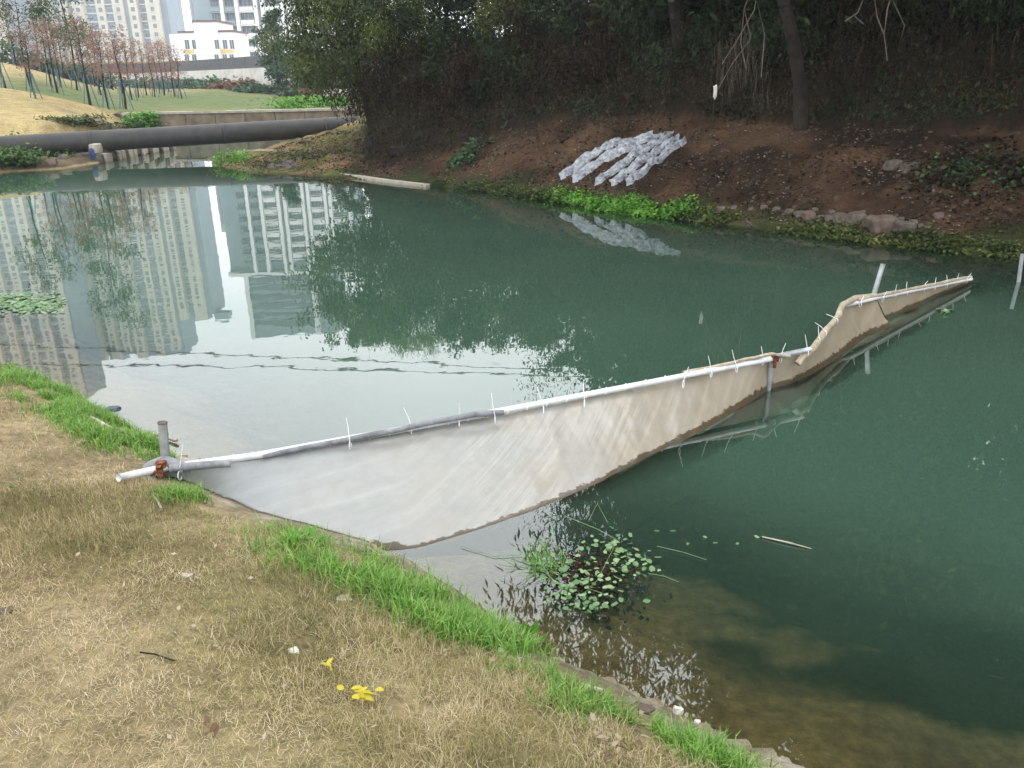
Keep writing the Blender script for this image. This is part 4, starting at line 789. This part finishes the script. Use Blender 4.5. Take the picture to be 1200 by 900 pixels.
line_tube([P(200, 548, .31), P(235, 545, .32), P(270, 544, .30)], 20, .022, .02, 3, 'rolled_hem', M['grime'])
line_tube([P(308, 533, .29), P(400, 517, .30), P(470, 503, .31), P(520, 493, .30), P(560, 484, .32), P(590, 482, .30)], 90, .017, .022, 5, 'rolled_hem', M['grime'], .005)
line_tube([P(800, 440, .26), P(860, 428, .29), P(890, 419, .31), P(905, 416, .34), P(925, 418, .27)], 40, .014, .02, 7, 'rolled_hem', M['tanroll'], .01)
line_tube([P(934, 426, .19), P(942, 416, .25), P(953, 408, .26), P(966, 390, .25), P(982, 372, .27), P(987, 358, .33), P(1003, 350, .30), P(1026, 347, .26)], 60, .026, .02, 9, 'rolled_hem', M['tanroll'])
line_tube([P(1005, 354, .28), P(1026, 347, .27), P(1060, 341, .22), P(1100, 333, .15), P(1138, 326, .08)], 60, .018, .012, 11, 'rolled_hem', M['tanroll'], .008)
ties = [((214, 522), (210, 553)), ((406, 490), (410, 518)), ((473, 478), (482, 501)), ((538, 473), (538, 492)), ((576, 461), (580, 488)), ((629.5, 454), (637, 477)), ((684, 445), (685, 469)), ((807, 430), (801, 447)), ((830, 417), (833.6, 435)), ((858, 410), (863.5, 429)), ((892, 406), (894, 421)), ((921, 402), (915, 418)), ((943.5, 392), (946.5, 411)), ((955, 378), (967.5, 388)), ((959, 382), (960, 396)), ((968, 368), (981, 374)), ((1012.5, 346), (1008.6, 354)), ((1039.5, 341), (1035, 348)), ((1051, 333), (1049, 344)), ((1063, 330), (1062.6, 341)), ((1087.5, 329), (1082.4, 337)), ((1097, 325), (1095, 335)), ((1109.4, 322), (1109.4, 332)), ((1124, 320), (1121, 329)), ((1138.5, 320), (1133, 327))]
for (tx, ty), (bx, by) in ties:
    b_ = P(bx, by, .29 if bx < 1030 else float(np.interp(bx, [1030, 1140], [.26, .09]))); tp_ = D(tx, ty, b_[1]+.02*random.uniform(-1, 1)); md = (b_+tp_)/2+np.array([random.uniform(-.006, .006), 0, .004])
    mb = MB(); mb.tube([b_, md, tp_], [.0028, .0028, .0018], 5)
    a_ = np.linspace(0, 2*math.pi, 13); ring = np.stack([0*a_, np.cos(a_)*.027, np.sin(a_)*.027], 1)+b_-np.array([0, 0, .022]); ring[-1] = ring[0]+np.array([.001, 0, 0]); mb.tube(ring, .0025, 4, cap=False)
    obj('cable_tie', mb.mesh('cable_tie'), M['tie'], curt)
for px in range(250, 900, 23):
    py = np.interp(px, [188, 300, 400, 500, 600, 700, 800, 905], [549, 534, 517, 498, 480, 460, 440, 420]); c = P(px, py, .28)
    a_ = np.linspace(0, 2*math.pi, 13); ring = np.stack([0*a_+.004*np.sin(a_), np.cos(a_)*.025, np.sin(a_)*.025], 1)+c; mb = MB(); mb.tube(ring, .0028, 4, cap=False); obj('cable_tie', mb.mesh('cable_tie'), M['tie'], curt)
# gathered clear plastic at the left post
mb = MB(); c = P(186, 556, .27)
r_ = line_tube([c+np.array([.16, .02, .02]), c+np.array([.02, .07, .05]), c+np.array([-.06, .03, .03]), c+np.array([-.05, -.03, -.02]), c+np.array([.04, -.05, -.08]), c+np.array([.2, -.06, -.13])], 40, .035, .02, 13, 'gathered_film', M['grime'])
# posts
def post(lb, base, top, r=.024, hollow=True):
    base = np.array(base); top = np.array(top); o = thing('metal_post', base, lb, 'post', 'posts holding the curtain')
    mb = MB(); ax = (top-base)/np.linalg.norm(top-base); mb.tube([base, (base+top)/2, top], r, 16, cap=False)
    mb.tube([top, top-ax*.04], r*.85, 16, cap=False); a_ = np.arange(16)
    obj('tube', mb.mesh('tube', True), M['galv'], o)
    mb = MB(); mb.tube([top-ax*.002, top+ax*.003], r*1.06, 16, cap=False); mb.tube([top-ax*.05, top-ax*.045], r*.84, 16); obj('rim', mb.mesh('rim', True), M['rust' if r > .023 else 'galv'], o)
    return o
pb_ = P(188, 552, .26); pt_ = D(188, 498, pb_[1]-.0)
o = post('short grey steel post with rusty clamp at the left pipe end', pb_-np.array([0, -.03, .3]), pt_+np.array([0, .03, 0]), .026)
mb = MB(); c = P(188, 549, .31)+np.array([.0, -.01, 0]); mb.tube([c+np.array([0, .03, .035]), c+np.array([0, .03, -.0])], .030, 12); mb.tube([c+np.array([-.016, 0, 0]), c+np.array([.016, 0, 0])], .027, 12); mb.tube([c+np.array([.01, -.03, .03]), c+np.array([.01, -.03, -.03])], .014, 8); mb.tube([c+np.array([-.02, -.035, .0]), c+np.array([.03, -.035, .0])], .01, 6)
obj('clamp', mb.mesh('clamp', True), M['rust'], o)
c = P(906, 420, .28); o = post('slanting grey post under the pipe joint', P(899, 462, -.05)-np.array([0, 0, .4]), c+np.array([0, .03, .03]), .022)
mb = MB(); mb.tube([c+np.array([-.02, 0, 0]), c+np.array([.035, 0, .005])], .032, 12); mb.tube([c+np.array([.01, -.02, .03]), c+np.array([.01, -.02, -.07])], .015, 8); obj('clamp', mb.mesh('clamp', True), M['rust'], o)
Yp = 8.05; tq = D(1035, 309, Yp); bq = D(1022, 352, Yp-.02); dd = (tq-bq); o = post('tall leaning grey post in the bend of the curtain', bq-dd*1.4, tq, .024)
mb = MB(); mb.tube([bq+dd*.06-np.array([0, .02, 0]), bq-dd*.08-np.array([0, .02, 0])], .03, 10); obj('clamp', mb.mesh('clamp', True), M['rust'], o)
q = P(1197, 330, 0); post('grey post in the water at the right picture edge', q-np.array([0, 0, .5]), D(1198, 298, q[1]), .022)
# ------------------------------------------------------------------ floating plants
wp = thing('pond_plant', P(690, 680, 0), 'floating leafy water plant in the shallows below the curtain', 'water plant')
def disc(n=10):
    a_ = np.arange(n)*2*math.pi/n; rr_ = 1+.12*np.sin(a_*2+1)-.35*(np.arange(n) == 0); V = np.concatenate([[[0, 0, .02]], np.stack([rr_*np.cos(a_), rr_*np.sin(a_), .10*np.sin(a_*3)], 1)])
    return V, np.array([(0, 1+i, 1+(i+1) % n) for i in range(n)])
leafs = []
for k_, tn in enumerate((.25, .5, .8)):
    V, F_ = disc(); leafs.append(mkmesh('leaf', V*np.array([1, .85, .35]), F_, np.full(len(V), tn)))
M['pad'] = leafmat('pale_green_pads', [(.04, .10, .03), (.09, .19, .06), (.16, .28, .11), (.27, .36, .19)], .2, .4, .5)
cen = [(690, 660, 30, 20), (650, 670, 25, 14), (705, 690, 28, 18), (680, 710, 28, 10), (720, 640, 30, 14), (740, 660, 18, 14), (665, 690, 20, 10)]
npads = 0
for i in range(235):
    c = cen[rng.integers(0, len(cen))]; px = c[0]+rng.normal()*c[2]*.7; py = c[1]+rng.normal()*c[3]*.75
    if not (612 < px < 790 and 615 < py < 722): continue
    q = P(px, py, .012+rng.random()*.03); s_ = rng.uniform(.007, .020)
    o = obj('leaf', leafs[rng.integers(0, 3)], M['pad'], wp, q-np.array(wp.location)); o.scale = (s_, s_, s_); o.rotation_euler = (rng.normal()*.25, rng.normal()*.25, rng.uniform(0, 6.28)); npads += 1
k = 80; px = rng.normal(645, 12, k); py = rng.normal(668, 9, k); b_ = np.array([P(a_, c_, -.01) for a_, c_ in zip(px, py)])
obj('grass_blades', blade_mesh('grass_blades', b_, rng.uniform(.08, .24, k), np.full(k, .005), rng.uniform(.7, 1.35, k), rng.uniform(.1, .5, k), rng.random(k), rng.normal(2.9, .9, k)), M['weed'], wp)
mb = MB()
for l in ([(663, 605), (700, 620), (722, 632)], [(770, 640), (800, 647), (828, 656)], [(760, 672), (778, 675), (795, 682)], [(540, 640), (580, 652), (612, 650)], [(600, 652), (630, 662), (660, 690)], [(690, 610), (700, 590), (712, 612)], [(720, 640), (700, 680), (680, 700)], [(650, 660), (690, 690), (720, 700)]):
    mb.tube([P(a_, c_, .008) for a_, c_ in l], .0018, 5, .75)
obj('stem', mb.mesh('stem'), M['pad'], wp)
k = 1400; px = rng.normal(690, 32, k); py = rng.normal(676, 24, k); b_ = np.array([P(a_, c_, -.03-.12*rng.random()) for a_, c_ in zip(px, py)])
m_ = terrain(b_[:, 0], b_[:, 1])[0] < b_[:, 2]
k = 700; px = rng.normal(692, 23, k); py = rng.normal(672, 16, k); b2 = np.array([P(a_, c_, .002+.01*rng.random()) for a_, c_ in zip(px, py)])
obj('small_dark_leaves', leaf_mesh('small_dark_leaves', b2, rng.uniform(.012, .032, k), rng.random(k), aspect=.7, up=1.5), M['brown'], wp)
obj('submerged_leaves', leaf_mesh('submerged_leaves', b_[m_], rng.uniform(.02, .05, m_.sum()), rng.random(m_.sum())*.5, aspect=.6), M['dark'], wp)
for i, (px, py) in enumerate([(789, 622), (806, 637), (826, 629), (838, 636), (864, 637), (887, 629), (770, 622)]):
    o = obj('loose_leaf', leafs[i % 3], M['pad'], loc=P(px, py, .006)); s_ = rng.uniform(.012, .018); o.scale = (s_, s_*.8, s_); o.rotation_euler.z = i; tag(o, ['leaf floating nearest the water plant, lower one', 'second loose leaf right of the water plant', 'third loose leaf right of the water plant', 'fourth loose leaf right of the water plant', 'fifth loose leaf right of the water plant', 'loose leaf floating just left of the pale reed stalk', 'leaf floating nearest the water plant, upper one'][i], 'leaf', 'loose leaves floating on the water')
mb = MB(); mb.tube([P(893, 629, .008), P(925, 636, .012), P(951, 643, .006)], [.004, .0045, .002], 6); tag(obj('floating_reed', mb.mesh('floating_reed'), M['wood']), 'thin pale reed stalk floating on the green water', 'reed')
o = thing('loose_sprig', P(1111, 366, 0), 'small bright green sprig floating near the right curtain end', 'water plant')
for i in range(7):
    p_ = obj('leaf', leafs[i % 3], M['weed'], o, np.array([rng.normal()*.05, rng.normal()*.04, .015+.02*rng.random()])); p_.scale = (.035, .03, .03); p_.rotation_euler = (rng.normal()*.3, rng.normal()*.3, i)
# duckweed patch far left
n = 2600; px = rng.normal(25, 30, n); py = rng.normal(354, 5, n)+rng.normal(0, 2, n); mk = (px < 74) & (fbm(px*.12, py*.5, 1, 3, 91) > .45); q = np.array([P(a_, c_, .008) for a_, c_ in zip(px[mk], py[mk])]); k = len(q)
tag(obj('duckweed', leaf_mesh('duckweed', q, rng.uniform(.03, .07, k), rng.uniform(.2, .85, k), aspect=.9, up=6), M['pad']), 'pale green duckweed patch floating at the left picture edge', 'duckweed', None, 'stuff')
# ------------------------------------------------------------------ small things on the near bank
def small(name, px, py, sx, sy, sz, mat, lb, cat, seed=1, rot=0., up=0.):
    q = hit(px, py); o = obj(name, rock_mesh(name, sx, sy, sz, seed, 2, .6, .6), M[mat], loc=q+np.array([0, 0, sz*.3+up])); o.rotation_euler.z = rot; return tag(o, lb, cat)
small('brick_lump', 752, 833, .042, .026, .020, 'redstone', 'reddish broken brick lump in the green grass at the waterline', 'brick', 2, -.3)
small('white_stone', 795, 834, .02, .014, .018, 'whitestone', 'white chipped stone standing at the waterline', 'stone', 3)
small('white_stone', 817, 846, .012, .01, .008, 'whitestone', 'tiny white stone just right of the chipped stone', 'stone', 4)
small('white_stone', 585, 764, .018, .014, .014, 'whitestone', 'pale round stone at the end of the lush green strip', 'stone', 5)
small('grey_stone', 626, 787, .022, .015, .012, 'stone', 'grey stone between the two green grass strips', 'stone', 6)
small('grey_stone', 344, 765, .02, .015, .013, 'whitestone', 'grey white clod in the dry grass above the yellow leaves', 'stone', 7)
small('grey_stone', 220, 676, .022, .016, .012, 'concrete', 'pale clod in the dry grass near the middle left', 'stone', 8)
small('grey_stone', 6, 718, .03, .02, .014, 'stone', 'grey clod at the left picture edge', 'stone', 9)
small('grey_stone', 403, 703, .03, .02, .012, 'concrete', 'pale clod beside the lush green strip', 'stone', 10)
def stick(l, r_, lb, mat='wood'):
    pts = [hit(*p)+np.array([0, 0, r_+.01]) for p in l]; mb = MB(); mb.tube(pts, r_, 7); return tag(obj('stick', mb.mesh('stick', True), M[mat]), lb, 'stick')
stick([(107, 494), (118, 500), (132, 508)], .018, 'thick pale stick in the green grass at the left bank')
stick([(174, 511), (190, 514), (208, 520)], .012, 'pale stick on the concrete edge behind the post')
stick([(680, 808), (692, 811), (706, 815)], .010, 'pale wood piece at the bottom shoreline')
stick([(180, 584), (186, 592), (190, 600)], .007, 'pale twig under the white pipe end')
stick([(165, 768), (182, 770), (205, 778)], .003, 'thin dark twig in the dry grass', 'bark')
def bigleaf(L, Wd):
    u = np.linspace(0, 1, 7); V = []; 
    for a_ in u:
        w = Wd*math.sin(math.pi*a_**.8)*.5+.0005; V += [(a_*L, -w, .10*L*math.sin(a_*3)), (a_*L, 0, .05*L*math.sin(a_*3)-.02*L), (a_*L, w, .10*L*math.sin(a_*3))]
    F_ = [];
    for i in range(6):
        for j in range(2): F_.append((i*3+j, i*3+j+1, i*3+j+4, i*3+j+3))
    return mkmesh('leaflet', V, np.array(F_), np.full(len(V), .5), True)
M['yleaf'] = leafmat('yellow_leaf', [(.36, .28, .03), (.50, .42, .035), (.58, .52, .07)], .3, .5, .3); M['bleaf'] = leafmat('russet_leaf', [(.09, .055, .03), (.13, .08, .045), (.19, .12, .07)], .2, .7, .2); M['dleaf'] = leafmat('dry_pale_leaf', [(.2, .15, .1), (.3, .24, .17), (.42, .36, .28)], .2, .8, .2)
LF = bigleaf(.055, .024)
def sprig(px, py, n, mat, lb, sc=1., spread=.05, cat='fallen leaves', lf=LF):
    q = hit(px, py)+np.array([0, 0, .035]); o = thing('fallen_leaves', q, lb, cat); base_ = lf
    for i in range(n):
        me = base_ if i == 0 and not base_.materials else base_.copy()
        if me.materials: me.materials.clear()
        p_ = obj('leaf', me, M[mat], o, np.array([rng.normal()*spread, rng.normal()*spread*.5, .01*rng.random()])); p_.scale = (sc, sc, sc); p_.rotation_euler = (rng.normal()*.4, rng.normal()*.3, rng.uniform(0, 6.28))
    return o
sprig(428, 824, 15, 'yleaf', 'bright yellow fallen leaf sprig in the dry grass at bottom centre', .8, .028)
sprig(380, 789, 4, 'yleaf', 'smaller yellow fallen leaf sprig up left of the bright one', .8, .012)
sprig(251, 860, 4, 'bleaf', 'russet curled fallen leaf at the bottom left', .7, .012)
sprig(437, 645, 2, 'dleaf', 'pale dry leaf lying under the curtain corner', 1.4, .012)
sprig(706, 875, 9, 'dleaf', 'heap of dry grey brown leaves near the bottom shoreline', .65, .05)
sprig(720, 895, 7, 'bleaf', 'dark dry leaves at the bottom edge', .65, .05)
sprig(520, 779, 1, 'bleaf', 'single brown leaf beside the lush green strip', .6, .0)
sprig(85, 640, 2, 'bleaf', 'small rusty leaf in the dry grass at the left', .6, .01)
sprig(15, 578, 5, 'weed', 'small green seedling in the dry grass at far left', .7, .03, 'seedling')
o = sprig(618, 752, 5, 'weed', 'broad leaved green weed standing at the shoreline', 1.6, .015, 'weed plant')
for ch in o.children: ch.rotation_euler = (rng.normal()*.3, -1.1+rng.normal()*.3, rng.uniform(0, 6.28)); ch.location.z += -.02
for px, py in ((355, 640), (345, 648), (368, 636)):
    pass
o = sprig(345, 640, 12, 'weed', 'broad leaved weed at the upper end of the lush green strip', 1.1, .06, 'weed plant')
for ch in o.children: ch.rotation_euler = (rng.normal()*.3, -.5+rng.normal()*.3, rng.uniform(0, 6.28))
n = 1300; x, y, z, I = scatter(n*6, -6, 1.3, 1.2, 7); m = I['left'] & ~I['ins'] & (I['dn'] > .1); x, y, z = x[m][:n], y[m][:n], z[m][:n]; k = len(x)
tag(obj('bank_litter', leaf_mesh('bank_litter', np.stack([x, y, z+.015], 1), rng.uniform(.008, .03, k), rng.random(k)**1.2, aspect=.6, up=1.5), M['dleaf']), 'small brown leaf scraps strewn over the near bank', 'leaf litter', None, 'stuff')
# concrete coping at the left shoreline
cp = [(120, 487), (150, 502), (185, 520), (215, 532), (240, 548)]; r = thing('concrete_edge', P(180, 518, .05), 'pale broken concrete edging along the left waterline behind the post', 'edging')
pts = [P(a_, c_, .09) for a_, c_ in cp]
for i in range(4):
    a_, b_ = pts[i], pts[i+1]; d_ = b_-a_; L_ = np.linalg.norm(d_); d_ /= L_; s_ = np.array([-d_[1], d_[0], 0]); s_ = s_ if s_[0] < 0 else -s_
    me = MB(); mb = me; n_ = 10
    f = np.linspace(.02, .97, n_); top = [a_+d_*L_*g_ for g_ in f]
    V = []
    for g_, p_ in zip(f, top): e1 = .02*rng.normal(); V += [p_-s_*(.03+e1*.5), p_+s_*(.20+e1), p_+s_*(.20+e1)-np.array([0, 0, .1]), p_-s_*(.05+e1*.5)-np.array([0, 0, .14])]
    V = np.array(V); V[0::4, 2] -= .02; V[1::4, 2] += .045; F_ = [(k_*4+j, k_*4+(j+1) % 4, k_*4+4+(j+1) % 4, k_*4+4+j) for k_ in range(n_-1) for j in range(4)]+[(0, 3, 2, 1), ((n_-1)*4, (n_-1)*4+1, (n_-1)*4+2, (n_-1)*4+3)]
    mb.add(V, F_); obj('edge_slab', mb.mesh('edge_slab'), M['concrete'], r)
M['darkrag'] = solid('dark_blue_film', (.02, .04, .055), (.05, .085, .11), 20, .4, .5)
c = P(133, 481, -.01); tag(obj('blue_rag', rock_mesh('blue_rag', .07, .04, .03, 12, 2, .5), M['darkrag'], loc=c), 'dark blue plastic scrap floating at the left shoreline', 'litter')
# ------------------------------------------------------------------ haze
hz, t, b = newmat('thin_haze'); t.nodes.remove(b); pv = N(t, 'ShaderNodeVolumePrincipled'); pv.inputs['Color'].default_value = (.86, .93, 1, 1); pv.inputs['Density'].default_value = .0007; pv.inputs['Anisotropy'].default_value = .2
t.links.new(pv.outputs[0], t.nodes['Material Output'].inputs['Volume'])
tag(obj('haze', MB().box((-420, -120, -3), (420, 520, 122)).mesh('haze'), hz), 'thin pale haze in the air', None, None, 'stuff')
